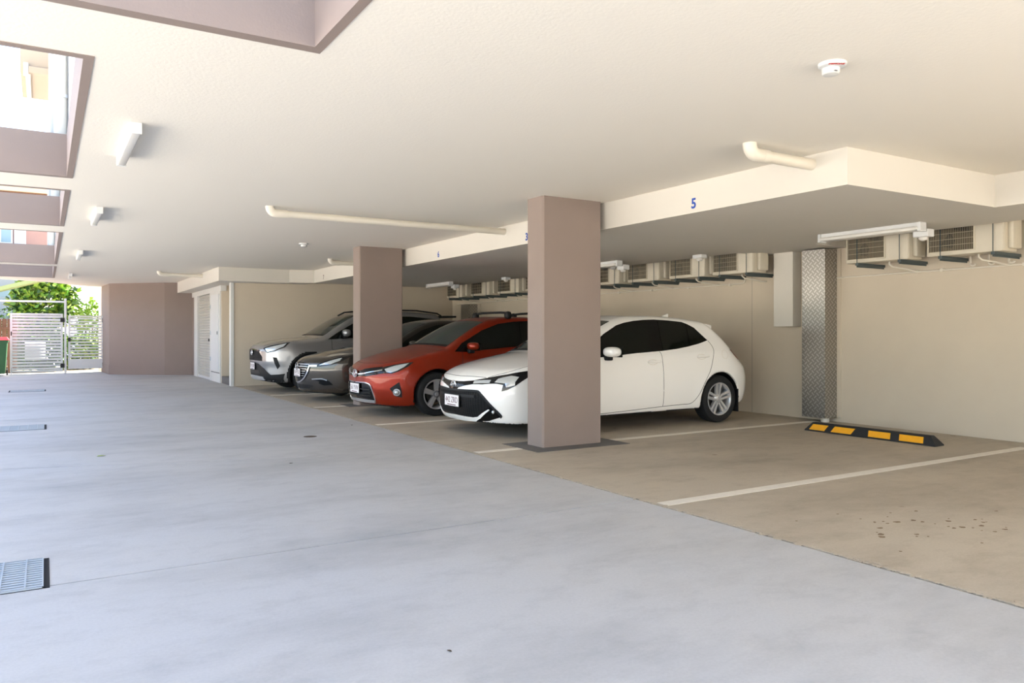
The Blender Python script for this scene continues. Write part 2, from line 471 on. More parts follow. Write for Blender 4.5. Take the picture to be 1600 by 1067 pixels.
# ---- bulkhead over the bays
bm = new_bm()
prism(bm, [(5.26, 3.67), (7.36, 3.64), (7.36, Y_NEAR), (8.43, Y_NEAR), (8.43, 6.35), (XW, 6.35), (XW, 7.66), (8.46, 7.66), (8.46, 17.45), (5.26, 17.35)], BZ, CZ)
struct('ceiling_bulkhead', bm, 'bulkhead_paint', 'pale boxed bulkhead stepping down over the parking bays', 'bulkhead')
bm = new_bm()
prism(bm, [(4.74, 17.42), (5.26, 17.28), (5.26, 18.1), (4.74, 18.1)], BZ, CZ)
prism(bm, [(3.21, 17.42), (4.74, 17.44), (4.74, 18.2), (3.9, 18.2), (3.9, 23.45), (3.21, 23.45)], BZ-0.01, CZ)
struct('ceiling_bulkhead', bm, 'bulkhead_paint', 'pale boxed bulkhead above the roller door and cupboard', 'bulkhead')

# ---- walls
bm = new_bm(); box(bm, XW, XW+0.25, Y_NEAR, 18.2, -0.05, CZ)
struct('wall_back', bm, 'wall_cream', 'long cream rendered wall behind the parked cars', 'wall')
bm = new_bm(); box(bm, 3.63, XW, 17.95, 18.15, -0.05, CZ)
struct('wall_end', bm, 'wall_cream', 'cream end wall beside the silver car', 'wall')
bm = new_bm(); box(bm, 3.56, 3.63, 17.93, 18.10, 0, BZ-0.01, 0.004)
struct('trim_6', bm, 'white_paint', 'white painted corner post ending the cream wall', 'post')
bm = new_bm(); box(bm, XW-0.002, XW+0.01, 7.977, 7.983, 0, BZ); jt = obj('movement_joint', bm, 'joint_filler', bpy.data.objects['wall_back'])
bm = new_bm(); box(bm, -3.6, -3.42, 18.0, 27.2, -0.05, 1.95)
struct('wall_left_blocker', bm, 'taupe', 'unseen wall added along the open side to block bounced daylight', 'wall')  # added out of view to dim the far end of the drive
bm = new_bm(); box(bm, -16, 16, -9.6, -9.3, -0.05, 3.4)
struct('wall_rear_blocker', bm, 'wall_grey', 'unseen wall added behind the viewer to cut low daylight', 'wall')  # added out of view, holds back light reaching faces towards the camera
# recess, cupboard surround, roller door opening
bm = new_bm()
box(bm, 4.05, 4.2, 18.15, 23.6, -0.05, CZ)              # rear of recess and store
box(bm, 3.6, 4.05, 19.17, 19.25, 0, BZ)                # side of recess
struct('wall_recess', bm, 'wall_cream', 'cream side walls of the shallow recess beside the cupboard', 'wall')
bm = new_bm(); box(bm, 3.60, 4.05, 18.12, 19.17, 0, 0.17, 0.005)
struct('floor_plinth', bm, 'taupe_floor', 'low grey concrete step inside the shallow recess', 'step')
bm = new_bm(); box(bm, 3.57, 3.70, 19.12, 23.3, 2.20, BZ-0.01); box(bm, 3.57, 3.64, 22.42, 22.92, 0, 2.20); box(bm, 3.57, 3.64, 20.40, 20.56, 0, 2.2)

struct('trim_7', bm, 'white_paint', 'white lintel and jambs around the roller door', 'door frame')
d = struct_root('door_1', 'white ribbed roller door next to the tall cupboard', 'roller door', (3.62, 21.5, 0))
bm = new_bm(); n = 32; z0 = 0.02; h = 2.18/n; prof = [(3.69, 0.02)]
for i in range(n):
    prof += [(3.640, z0+i*h+0.004), (3.61, z0+(i+0.35)*h), (3.61, z0+(i+0.65)*h), (3.640, z0+(i+1)*h-0.004)]
prof += [(3.69, z0+n*h)]
extrude_profile(bm, [(a, b) for a, b in prof], 1, 20.56, 22.42)
obj('curtain', bm, 'roller_paint', d)
bm = new_bm(); box(bm, 3.585, 3.612, 20.80, 20.86, 0.98, 1.05, 0.006); obj('lock', bm, 'black', d)
bm = new_bm(); box(bm, 3.59, 3.63, 20.57, 22.41, 0.0, 0.06, 0.006); obj('bottom_rail', bm, 'white_metal', d)

# angled mauve wall by the gates
bm = new_bm()
prism(bm, [(1.50, 26.6), (1.59, 25.0), (2.91, 23.72), (3.60, 23.42), (3.60, 22.93), (3.75, 22.93), (5.0, 24.2), (5.0, 26.95), (1.50, 26.95)], 0.0, CZ)
bm2 = new_bm()
prism(bm2, [(1.49, 26.6), (1.58, 24.99), (2.905, 23.708), (3.585, 23.412), (3.59, 23.43), (2.93, 23.75), (1.6, 25.01), (1.52, 26.6)], 0.0, 0.27)
wm = struct('wall_angled', bm, 'taupe', 'mauve rendered wall turning at an angle beside the white gates', 'wall')
bb = struct('baseboard_angled', bm2, 'taupe', 'low mauve rendered plinth along the angled wall', 'skirting')

# ---- upper storey seen through the light wells, and its pilasters and downpipes
bm = new_bm(); box(bm, 0.22, XR, 3.9, 24.0, 2.83, 3.02); box(bm, 0.19, XR, 3.9, 24.0, 3.02, 5.3); box(bm, 1.2, XR, 0.9, 3.9, 2.83, 5.3)
struct('wall_upper', bm, 'house_white', 'white upper storey wall glimpsed through the light wells', 'wall')
for i, y in enumerate((8.32, 12.1, 18.75)):
    bm = new_bm(); box(bm, 0.045, 0.19, y+0.12, y+0.34, 2.83, 5.3, 0.004)
    lab = ('nearest', 'second', 'third')[i]
    struct('trim_%d' % (8+i), bm, 'white_paint', 'white pilaster on the slab beam beyond the %s light well with an eave view' % lab, 'pilaster')
    t = thing('downpipe', 'white round downpipe fixed before the %s pilaster' % lab, 'pipe', (0.125, y+0.02, 2.83), 'downpipes above the light wells')
    bm = new_bm(); tube(bm, [(0.125, y+0.02, 2.83), (0.125, y+0.02, 5.3)], 0.055, 16); obj('pipe', bm, 'pvc', t, True, angle=40)
    bm = new_bm(); lathe(bm, [(0.0545, -0.015), (0.064, -0.015), (0.064, 0.015), (0.0545, 0.015)], (0.125, y+0.02, 3.42), 2, 16, closed=True); obj('bracket', bm, 'white_metal', t)
t = thing('roof_eave', 'beige boxed roof eave with gutter seen through the nearest light well', 'eave', (-0.07, 13.7, 4.93))
bm = new_bm(); box(bm, -0.30, 0.18, 13.0, 14.45, 4.95, 5.42); obj('soffit_box', bm, 'eave', t)
bm = new_bm(); box(bm, -0.20, 0.18, 12.93, 13.02, 4.92, 5.02, 0.01); obj('gutter', bm, 'eave', t)
bm = new_bm(); box(bm, -0.26, -0.20, 12.92, 13.0, 4.88, 5.06, 0.01); obj('gutter_end', bm, 'pvc', t)
bm = new_bm(); box(bm, -0.24, -0.18, 13.05, 14.4, 4.93, 4.955); obj('soffit_trim', bm, 'pvc', t)
# ================================================================== FITTINGS
# ---- battens along the ceiling beside the light wells
near = ('nearest the largest light well', 'second from the camera', 'third along the drive', 'farthest, near the gates')
for i, y in enumerate((5.76, 9.83, 15.15, 21.15)):
    t = thing('ceiling_batten_light', 'slim white batten light on the ceiling beside the light wells, ' + near[i], 'light', (0.53, y+0.6, CZ-0.075), 'batten lights along the light wells')
    bm = new_bm(); box(bm, 0.496, 0.564, y+0.006, y+1.194, CZ-0.022, CZ); obj('base', bm, 'white_metal', t)
    bm = new_bm(); box(bm, 0.497, 0.563, y+0.012, y+1.188, CZ-0.074, CZ-0.020, 0.012, 3); obj('diffuser', bm, 'lens_white', t, True, angle=40)
    for k, ye in enumerate((y, y+1.188)):
        bm = new_bm(); box(bm, 0.494, 0.566, ye, ye+0.012, CZ-0.077, CZ, 0.002); obj('end_cap', bm, 'white_metal', t)

# ---- battens with sensors under the bulkhead
for i, (y0, y1, w) in enumerate(((4.50, 5.72, 'above the empty bay'), (9.36, 10.58, 'over the white and red cars'), (15.2, 16.4, 'over the brown and silver cars'))):
    x = 7.70
    t = thing('bulkhead_batten_light', 'white batten light under the bulkhead ' + w, 'light', (x, (y0+y1)/2, BZ-0.10), 'batten lights under the bulkhead')
    bm = new_bm(); box(bm, x-0.035, x+0.035, y0+0.02, y1-0.02, BZ-0.055, BZ, 0.004); obj('spine', bm, 'white_metal', t)
    bm = new_bm(); box(bm, x-0.075, x+0.075, y0+0.03, y1-0.03, BZ-0.085, BZ-0.045, 0.014, 3); obj('diffuser', bm, 'lens_white', t, True, angle=40)
    for ye in (y0, y1-0.035):
        bm = new_bm(); box(bm, x-0.055, x+0.055, ye, ye+0.035, BZ-0.095, BZ-0.001, 0.004); obj('end_cap', bm, 'white_metal', t)
    # sensor head hanging off the far side of the near end
    bm = new_bm(); box(bm, x+0.075, x+0.20, y0+0.0, y0+0.16, BZ-0.14, BZ-0.06, 0.008); s = obj('sensor_box', bm, 'white_metal', t)
    bm = new_bm(); lathe(bm, [(0.045, 0.0), (0.045, -0.012), (0.035, -0.03), (0.012, -0.04)], (x+0.135, y0+0.08, BZ-0.14), 2, 16); obj('sensor_eye', bm, 'lens_white', s, True)
# small emergency spitfires under the bulkhead edge
for i, (x, y) in enumerate(((8.16, 8.1), (8.05, 9.95), (8.07, 13.45))):
    lab = ('nearest the white duct box', 'beside the air conditioner next to the wide column', 'above the red car roof bar')[i]
    t = thing('emergency_light', 'small white emergency light under the bulkhead, ' + lab, 'light', (x, y, BZ-0.09), 'emergency lights under the bulkhead')
    bm = new_bm(); box(bm, x-0.06, x+0.06, y-0.09, y+0.09, BZ-0.055, BZ, 0.01); obj('housing', bm, 'white_metal', t)
    bm = new_bm(); lathe(bm, [(0.05, 0.0), (0.048, -0.02), (0.03, -0.04), (0.008, -0.046)], (x, y, BZ-0.05), 2, 16); obj('lens', bm, 'lens_white', t, True)

# ---- drain pipes under the slab
def drain_pipe(x0, y, x1, label, r=0.042):
    t = thing('drain_pipe', label, 'pipe', ((x0+x1)/2, y, CZ-0.12), 'white drain pipes under the slab')
    z = CZ - 0.018 - r*1.35
    bm = new_bm(); tube(bm, [(x0+0.13, y, z), (x1, y, z)], r, 18); obj('pipe', bm, 'pvc', t, True, angle=40)
    bm = new_bm()
    path = [(x0+0.04, y, CZ)] + [tuple(p) for p in arc((x0+0.04+0.07, y, z+0.07), 0.07, PI, 1.5*PI, (1, 0, 0), (0, 0, 1), 8)] + [(x0+0.16, y, z)]
    path = [p for p in path if p[2] <= CZ+1e-6]
    tube(bm, path, r*1.17, 18); obj('elbow', bm, 'pvc', t, True, angle=50)
    bm = new_bm(); lathe(bm, [(r*0.99, 0), (r*1.2, 0), (r*1.2, 0.07), (r*0.99, 0.07)], (x0+0.16, y, z), 0, 18, closed=True); obj('collar', bm, 'pvc', t, True, angle=40)
drain_pipe(2.13, 8.80, 5.26, 'long white drain pipe crossing the ceiling before the wide column')
drain_pipe(4.50, 3.99, 5.26, 'short white drain pipe entering the bulkhead over the empty bay', 0.045)
drain_pipe(4.66, 14.42, 5.26, 'short white drain pipe partly hidden by the farther column')
drain_pipe(2.22, 19.4, 3.21, 'white drain pipe running to the bulkhead over the roller door')

# ---- smoke detectors
for i, (x, y) in enumerate(((3.57, 2.58), (3.53, 12.18))):
    t = thing('smoke_detector', ('white round detector with a red warning label on the near ceiling', 'small white detector on the ceiling near the farther column')[i], 'detector', (x, y, CZ-0.07))
    bm = new_bm(); lathe(bm, [(0.072, 0.0), (0.072, -0.012), (0.066, -0.018), (0.05, -0.02)], (x, y, CZ), 2, 32); obj('base', bm, 'white_metal', t, True, angle=35)
    bm = new_bm(); lathe(bm, [(0.046, -0.018), (0.046, -0.045), (0.04, -0.052), (0.02, -0.056)], (x+0.012, y+0.018, CZ), 2, 28); h = obj('head', bm, 'white_paint', t, True, angle=35)
    if i == 0:
        bm = new_bm(); box(bm, x-0.016, x+0.003, y-0.03, y-0.022, CZ-0.048, CZ-0.042, 0.001); obj('test_button', bm, 'alloy_dark', h)
        rr = Vector((math.cos(0.55), -math.sin(0.55), 0)); ff = Vector((math.sin(0.55), math.cos(0.55), 0))
        text_mesh('REMOVE', 0.019, 'warning_label', 'red_ink', t, Vector((x, y, CZ-0.0185)) - ff*0.056, rr, -ff*-1, (0, 0, -1), 0.0012, width=0.082, bold=0.03)

# ---- bay numbers on the bulkhead
for s, y, h, m, w in (('5', 5.30, 0.10, 'blue_ink', 'over the empty bay'), ('3', 8.25, 0.10, 'blue_ink', 'beside the wide column'), ('6', 10.82, 0.10, 'blue_ink', 'over the red car'), ('7', 16.6, 0.10, 'brown_ink', 'over the silver car')):
    o = text_mesh(s, h, 'bay_number', m, None, (5.26, y, 2.43), (0, -1, 0), (0, 0, 1), (-1, 0, 0), 0.0005, bold=0.03)
    tag(centre(o), 'bay number %s painted on the bulkhead face %s' % (s, w), 'number', 'bay numbers')

# ---- air conditioner condensers on the back wall
def condenser(y0, y1, label, detail=True):
    """front faces the drive (-x); y0 near end, y1 far end"""
    x0, x1, z0, z1 = 8.60, 8.89, 2.065, 2.60
    t = thing('air_conditioner', label, 'air conditioner', ((x0+x1)/2, (y0+y1)/2, z0), 'outdoor condensers on the back wall')
    w = y1 - y0
    bm = new_bm(); box(bm, x0, x1, y0, y1, z0, z1, 0.012, 2); obj('case', bm, 'ac_case', t, True, angle=40)
    # fan guard on the far two thirds of the front
    ya, yb = y0 + w*0.36, y1 - 0.035; za, zb = z0+0.045, z1-0.035; cy, cz, R = (ya+yb)/2, (za+zb)/2, min(yb-ya, zb-za)/2
    bm = new_bm(); box(bm, x0-0.006, x0+0.004, ya, yb, za, zb, 0.003); g = obj('fan_recess', bm, 'ac_dark', t)
    bm = new_bm(); k = 4
    for j in range(3):
        a = 2*PI*j/3 + 0.4
        pts = [(x0-0.010, cy+math.cos(a+q)*r_, cz+math.sin(a+q)*r_) for q, r_ in ((0, 0.04), (-0.25, R*0.55), (0.05, R*0.88), (0.75, R*0.9), (0.8, R*0.5), (0.7, 0.04))]
        va = [bm.verts.new(p) for p in pts]; vb = [bm.verts.new((p[0]+0.003, p[1], p[2])) for p in pts]
        bm.faces.new(va); bm.faces.new(vb[::-1])
        for q in range(6): bm.faces.new((va[q], vb[q], vb[(q+1) % 6], va[(q+1) % 6]))
    bmesh.ops.recalc_face_normals(bm, faces=bm.faces[:])
    obj('fan', bm, 'trim_black', g)
    bm = new_bm(); nv = 26 if detail else 12
    for j in range(nv+1):
        yy = ya + (yb-ya)*j/nv; box(bm, x0-0.020, x0-0.017, yy-0.0016, yy+0.0016, za, zb)
    for j in range(8):
        zz = za + (zb-za)*j/7; box(bm, x0-0.022, x0-0.016, ya, yb, zz-0.002, zz+0.002)
    obj('fan_guard', bm, 'ac_wire', t)
    bm = new_bm()
    for a_, b_, c_, d_ in ((ya-0.012, ya, za-0.012, zb+0.012), (yb, yb+0.012, za-0.012, zb+0.012), (ya, yb, za-0.012, za), (ya, yb, zb, zb+0.012)):
        box(bm, x0-0.018, x0+0.003, a_, b_, c_, d_)
    obj('guard_frame', bm, 'ac_case', t)
    # service panel on the near side with rounded cover
    bm = new_bm(); box(bm, x0+0.012, x0+0.016, y0-0.006, y0+0.004, z0+0.02, z1-0.02); box(bm, x0+0.09, x1-0.01, y0-0.055, y0+0.005, z0+0.03, z1-0.12, 0.02, 3)
    obj('valve_cover', bm, 'ac_case', t, True, angle=40)
    # hanger straps and brackets
    for yy in (y0+0.09, y1-0.17):
        b_ = thing('bracket', '', '', (x0, yy, z0)); del b_['label']; del b_['category']; b_.parent = t; b_.location = Vector((x0, yy, z0)) - world_loc(t)
        bm = new_bm(); box(bm, x0-0.03, XW, yy-0.02, yy+0.02, z0-0.035, z0-0.002, 0.003); box(bm, x0-0.03, XW, yy-0.003, yy+0.003, z0-0.055, z0-0.03)
        obj('arm', bm, 'bracket', b_)
        bm = new_bm(); tube(bm, [(x0-0.026, yy, z0-0.04), (x0-0.026, yy, CZ)], 0.005, 8); obj('hanger_rod', bm, 'bracket', b_)
    # refrigerant lines
    bm = new_bm(); tube(bm, [(x1-0.1, y0-0.03, z1-0.10), (x1-0.06, y0-0.07, z1-0.06), (x1, y0-0.10, z1-0.05), (XW, y0-0.11, z1-0.06)], 0.022, 10); obj('insulated_line', bm, 'trim_black', t, True)
    # drain hose into the conduit on the wall
    yd = y0 + 0.33
    bm = new_bm(); tube(bm, [(x0+0.16, yd, z0+0.02), (x0+0.16, yd, z0-0.03), (x0+0.19, yd-0.02, z0-0.06), (x0+0.32, yd-0.07, z0-0.08), (XW-0.035, yd-0.13, z0-0.11), (XW-0.02, yd-0.15, 1.965)], 0.011, 8)
    obj('drain_hose', bm, 'pvc', t, True)
    return t
AC = [(4.17, 4.99, 'cream air conditioner high on the wall at the frame edge'), (5.21, 6.02, 'cream air conditioner between the batten light and the metal plated post'),
      (7.51, 8.28, 'cream air conditioner next to the white duct box'), (8.44, 9.21, 'cream air conditioner second from the white duct box'),
      (9.46, 10.25, 'cream air conditioner third from the white duct box'), (10.48, 11.27, 'cream air conditioner half hidden behind the wide column'),
      (12.72, 13.55, 'cream air conditioner just emerging behind the wide column above the red car'), (13.82, 14.7, 'cream air conditioner above the red car roof bar'),
      (15.08, 15.95, 'cream air conditioner second from the far end of the row'), (16.4, 17.2, 'cream air conditioner at the far end of the row')]
for i, (a, b, l) in enumerate(AC): condenser(a, b, l, detail=i < 5)

# ---- conduits on the back wall
for y0, y1, l in ((3.0, 6.56, 'thin cream drain conduit on the wall of the empty bay'), (8.1, 17.6, 'thin cream drain conduit on the wall behind the cars')):
    t = thing('wall_conduit', l, 'pipe', (XW-0.02, (y0+y1)/2, 1.94), 'wall conduits')
    ends = [(XW-0.02, y1, 1.94), (XW-0.02, y0+0.06, 1.955)]
    if y0 > 5: ends += [(XW-0.02, y0+0.02, 1.965), (XW-0.02, y0-0.005, 2.0), (XW-0.02, y0+0.02, 2.06), (XW-0.05, y0+0.12, 2.13)]
    else: ends += [(XW-0.02, y0, 1.955)]
    bm = new_bm(); tube(bm, ends, 0.011, 10); obj('conduit', bm, 'pvc', t, True, angle=50)
    k = int((y1-y0)/0.9)
    for j in range(k):
        yy = y0 + 0.3 + j*0.9
        bm = new_bm(); box(bm, XW-0.036, XW, yy-0.018, yy+0.018, 1.93, 1.968, 0.004); obj('saddle', bm, 'pvc', t)
for i, yy in enumerate((4.75, 4.55, 4.34, 4.13)):
    o = new_bm(); z = 2.04
    tube(o, [(XW-0.06, yy, 2.13), (XW-0.06, yy, 2.0)] + [tuple(p) for p in arc((XW-0.06, yy-0.03, 2.0), 0.03, 0, -PI*0.9, (0, 1, 0), (0, 0, 1), 8)], 0.012, 10)
    q = obj('drain_spout', o, 'pvc', None, True); centre(q)
    tag(q, 'hooked cream drain spout below the air conditioner at the frame edge, %s along' % ('first', 'second', 'third', 'fourth')[i], 'pipe', 'hooked drain spouts')

# ---- duct box and treadplate post on the back wall
bm = new_bm(); box(bm, 8.95, XW, 7.10, 7.43, 1.29, BZ, 0.004)
o = obj('duct_box', bm, 'bulkhead_paint'); tag(centre(o), 'plain cream boxed duct hanging from the bulkhead on the wall', 'duct')
t = thing('treadplate_post', 'tall post clad in metal treadplate on the back wall', 'post', (8.98, 6.72, 0.05))
bm = new_bm(); box(bm, 8.86, 8.866, 6.52, 6.87, 0.06, BZ-0.02); obj('face_sheet', bm, 'treadplate', t)
bm = new_bm(); box(bm, 8.86, XW-0.02, 6.514, 6.52, 0.06, BZ-0.02); obj('side_sheet', bm, 'treadplate', t)
bm = new_bm(); box(bm, 8.86, XW-0.02, 6.87, 6.876, 0.06, BZ-0.02); obj('side_sheet', bm, 'treadplate', t)
bm = new_bm(); box(bm, XW-0.02, XW-0.001, 6.46, 6.93, 0.06, BZ-0.02); obj('backing_board', bm, 'wall_cream', t)
bm = new_bm(); tube(bm, [(8.98, 6.60, 0.0), (8.98, 6.60, 0.4)], 0.055, 18); obj('pipe_foot', bm, 'pvc', t, True, angle=40)
bm = new_bm()
for j in range(9): r = lathe(bm, [(0.007, 0), (0.007, -0.004), (0.003, -0.006)], (XW-0.07, 6.513, 0.3+0.23*j), 1, 8)
obj('screws', bm, 'galv', t)

# ---- second treadplate post by the red car
t = thing('treadplate_post', 'metal treadplate post on the wall behind the red car', 'post', (8.98, 16.7, 0.05))
bm = new_bm(); box(bm, 8.86, 8.866, 16.55, 16.95, 0.06, 1.9); obj('face_sheet', bm, 'treadplate', t)
bm = new_bm(); box(bm, 8.86, XW-0.02, 16.544, 16.55, 0.06, 1.9); obj('side_sheet', bm, 'treadplate', t)
bm = new_bm(); box(bm, XW-0.02, XW-0.001, 16.4, 17.3, 0.06, 1.9); obj('backing_board', bm, 'wall_cream', t)

# ---- wheel stop
t = thing('wheel_stop', 'black rubber wheel stop with amber reflective panels in the empty bay', 'wheel stop', (8.07, 5.36, 0))
y0, y1 = 4.545, 6.165; xa, xb = 7.99, 8.16; hh = 0.105
bm = new_bm()
prof = [(xa, 0.0), (xa, 0.012), (xa+0.045, hh-0.012), (xa+0.058, hh), (xb-0.058, hh), (xb-0.045, hh-0.012), (xb, 0.012), (xb, 0)]
def ring(y, inset, top): return [bm.verts.new((p[0] if p[1] <= 0.012 else p[0], y, p[1] if p[1] <= 0.012 else p[1])) for p in prof]
R0 = ring(y0+0.10, 0, 1); R1 = ring(y1-0.10, 0, 1)
E0 = [bm.verts.new((p[0], y0 + (0.0 if p[1] <= 0.012 else 0.075*p[1]/hh), p[1])) for p in prof]
E1 = [bm.verts.new((p[0], y1 - (0.0 if p[1] <= 0.012 else 0.075*p[1]/hh), p[1])) for p in prof]
n = len(prof)
for A, B in ((E0, R0), (R0, R1), (R1, E1)):
    for k in range(n): bm.faces.new((A[k], A[(k+1) % n], B[(k+1) % n], B[k]))
bm.faces.new(E0); bm.faces.new(E1[::-1]); bmesh.ops.recalc_face_normals(bm, faces=bm.faces[:])
obj('rubber_body', bm, 'rubber', t)
sl = Vector((0.045, 0, hh-0.024)).normalized(); nrm = Vector((-sl.z, 0, sl.x))
for k, (ya, yb, sk0, sk1) in enumerate(((4.675, 4.945, 0.0, 0.0), (5.05, 5.315, 0.0, 0.0), (5.535, 5.80, 0.05, 0.04), (5.89, 6.10, 0.05, 0.04))):
    if k >= 2: sk0, sk1 = 0.035, 0.035
    else: sk0, sk1 = -0.015, -0.015
    bm = new_bm(); b0 = Vector((xa, 0, 0.012)) + sl*0.008; b1 = Vector((xa, 0, 0.012)) + sl*0.082
    q = []
    for off in (0.0, 0.004):
        for base, y in ((b0, ya), (b0, yb), (b1, yb-sk1), (b1, ya-sk0)):
            q.append(bm.verts.new(base + nrm*off + Vector((0, y, 0))))
    bm.faces.new(q[4:8])
    for j in range(4): bm.faces.new((q[j], q[(j+1) % 4], q[4+(j+1) % 4], q[4+j]))
    bm.faces.new(q[0:4]); bmesh.ops.recalc_face_normals(bm, faces=bm.faces[:])
    obj('reflector', bm, 'amber', t, label='amber reflective panel')

# ---- grated drains in the drive
for i, (y0, y1, x0) in enumerate(((4.21, 4.76, -0.62), (11.14, 11.70, -1.2), (18.42, 18.95, -0.60))):
    t = thing('drain_grate', ('galvanised drain grate in the foreground concrete', 'galvanised drain grate halfway along the drive', 'galvanised drain grate nearest the gates')[i], 'grate', ((x0)/2, (y0+y1)/2, 0), 'drive drain grates')
    bm = new_bm(); box(bm, x0-0.03, 0.02, y0, y1, -0.0005, 0.003); obj('pit_shade_sheet', bm, 'pit_shade', t)  # flat near-black sheet stands in for shade between and below the bars
    xe = -0.005
    bm = new_bm()
    for a_, b_, c_, d_ in ((x0, xe, y0+0.002, y0+0.008), (x0, xe, y1-0.008, y1-0.002)): box(bm, a_, b_, c_, d_, 0.003, 0.009)
    box(bm, xe-0.006, xe, y0+0.002, y1-0.002, 0.003, 0.009); box(bm, x0, x0+0.006, y0+0.002, y1-0.002, 0.003, 0.009)
    obj('frame', bm, 'galv', t)
    nb = 13
    for k in range(nb):
        yy = y0 + (y1-y0)*(k+0.8)/(nb+0.6)
        bm = new_bm(); box(bm, x0+0.006, xe-0.006, yy-0.0115, yy+0.0115, 0.003, 0.008); obj('bar', bm, 'galv', t)
    k = 0
    while x0 + 0.10 + 0.10*k < xe - 0.03:
        xx = xe - 0.075 - 0.10*k
        bm = new_bm(); box(bm, xx-0.004, xx+0.004, y0+0.006, y1-0.006, 0.008, 0.012); obj('cross_rod', bm, 'galv', t); k += 1

# ---- a round floor outlet cap, a yellow leaf and scattered litter
bm = new_bm(); lathe(bm, [(0.075, 0.0), (0.075, 0.002), (0.06, 0.004), (0.012, 0.004)], (2.62, 8.77, 0.0), 2, 24)
tag(centre(obj('floor_outlet_cap', bm, 'stain', None, True, angle=30)), 'round brown outlet cap set in the drive concrete', 'cap')
def leaf(x, y, m, s, a, label, grp):
    bm = new_bm(); pts = [(-1, 0), (-0.4, 0.45), (0.3, 0.4), (1, 0), (0.3, -0.42), (-0.4, -0.4)]
    va = [bm.verts.new((x+s*(p[0]*math.cos(a)-p[1]*math.sin(a)), y+s*(p[0]*math.sin(a)+p[1]*math.cos(a)), 0.003+0.25*s*abs(p[1]))) for p in pts]
    vb = [bm.verts.new((v.co.x, v.co.y, v.co.z+0.0015)) for v in va]
    bm.faces.new(va[::-1]); bm.faces.new(vb)
    for k in range(6): bm.faces.new((va[k], va[(k+1) % 6], vb[(k+1) % 6], vb[k]))
    tag(centre(obj('fallen_leaf', bm, m)), label, 'leaf', grp)
leaf(0.47, 8.43, 'leaf_c', 0.045, 0.4, 'yellow fallen leaf lying on the drive below the far grate', None)
leaf(3.40, 9.55, 'stain', 0.03, 1.2, 'dark fallen leaf at the drive joint before the red car', None)
leaf(1.30, 2.58, 'stain', 0.012, 2.0, 'tiny dark fallen leaf on the foreground concrete', None)
leaf(1.93, 7.05, 'stain', 0.018, 0.2, 'small dark fallen leaf beside the slanted drive joint', None)

# ---- tall cupboard by the roller door
t = thing('meter_cupboard', 'tall white cupboard door beside the roller door', 'cupboard', (3.58, 19.85, 0.0))
bm = new_bm(); box(bm, 3.575, 4.0, 19.26, 20.40, 0.0, 2.2); obj('frame', bm, 'white_paint', t)
bm = new_bm(); box(bm, 3.555, 3.577, 19.36, 20.33, 0.28, 2.14, 0.004); dd = obj('door', bm, 'white_metal', t)
for z in (0.55, 1.2, 1.85):
    bm = new_bm(); tube(bm, [(3.55, 20.335, z-0.05), (3.55, 20.335, z+0.05)], 0.012, 8); obj('hinge', bm, 'galv', dd)
bm = new_bm(); box(bm, 3.535, 3.557, 19.42, 19.48, 1.16, 1.24, 0.006); obj('latch', bm, 'alloy_dark', dd)
bm = new_bm(); box(bm, 3.568, 3.577, 19.30, 20.38, 0.225, 0.24); obj('lower_seam', bm, 'gap', t)
# ================================================================== GATES AND WHAT LIES BEYOND
GY = 26.5
def slat_gate(name, label, x0, x1, z0, z1, n, sh, hinge_x, group):
    t = thing(name, label, 'gate', ((x0+x1)/2, GY, 0), group)
    for xa in (x0, x1-0.055):
        bm = new_bm(); box(bm, xa, xa+0.055, GY-0.025, GY+0.025, z0, z1, 0.003); obj('stile', bm, 'white_metal', t)
    for za in (z0, z1-0.05):
        bm = new_bm(); box(bm, x0+0.055, x1-0.055, GY-0.02, GY+0.02, za, za+0.05, 0.003); obj('rail', bm, 'white_metal', t)
    me = None
    for k in range(n):
        zc = z0 + 0.05 + (z1-z0-0.10)*(k+0.5)/n
        if me is None:
            bm = new_bm(); box(bm, x0+0.055, x1-0.055, GY-0.008, GY+0.008, zc-sh/2, zc+sh/2, 0.002)
            o = obj('slat', bm, 'white_metal', t); me = o; zf = zc
        else:
            o = me.copy(); COL.objects.link(o); o.location = me.location + Vector((0, 0, zc-zf))
    for za in (0.16, 1.52):
        bm = new_bm(); box(bm, hinge_x-0.055, hinge_x+0.055, GY-0.05, GY-0.022, za, za+0.13, 0.006); obj('hinge', bm, 'black', t)
    return t
g1 = slat_gate('slat_gate', 'wide white slatted metal gate beside the green bin', -0.86, 0.46, 0.05, 1.77, 18, 0.066, 0.45, 'white slatted gates')
bm = new_bm(); tube(bm, [(-0.83, GY-0.03, 0.0), (-0.83, GY-0.03, 0.2)], 0.012, 8); obj('drop_bolt', bm, 'galv', g1)
bm = new_bm(); box(bm, -0.845, -0.815, GY-0.045, GY-0.02, 1.12, 1.24, 0.004); obj('pull', bm, 'black', g1)
g2 = slat_gate('slat_gate', 'narrow white slatted pedestrian gate beside the angled mauve wall', 0.60, 1.54, 0.12, 1.72, 17, 0.050, 1.55, 'white slatted gates')
bm = new_bm(); box(bm, 0.59, 0.66, GY-0.06, GY-0.02, 0.94, 1.06, 0.008); tube(bm, [(0.62, GY-0.06, 1.0), (0.70, GY-0.08, 1.0)], 0.012, 8); obj('latch', bm, 'black', g2)
bm = new_bm(); box(bm, 0.60, 1.54, GY-0.012, GY+0.012, 0.14, 0.40, 0.003); obj('kick_panel', bm, 'white_metal', g2)
t = thing('gate_portal', 'white metal gate frame with tall posts and overhead rail', 'frame', (0.53, GY, 0))
for xa, zt in ((0.495, 2.22), (1.555, 1.86), (-2.2, 2.22)):
    bm = new_bm(); box(bm, xa, xa+0.06, GY-0.03, GY+0.03, 0, zt, 0.004); obj('post', bm, 'white_metal', t)
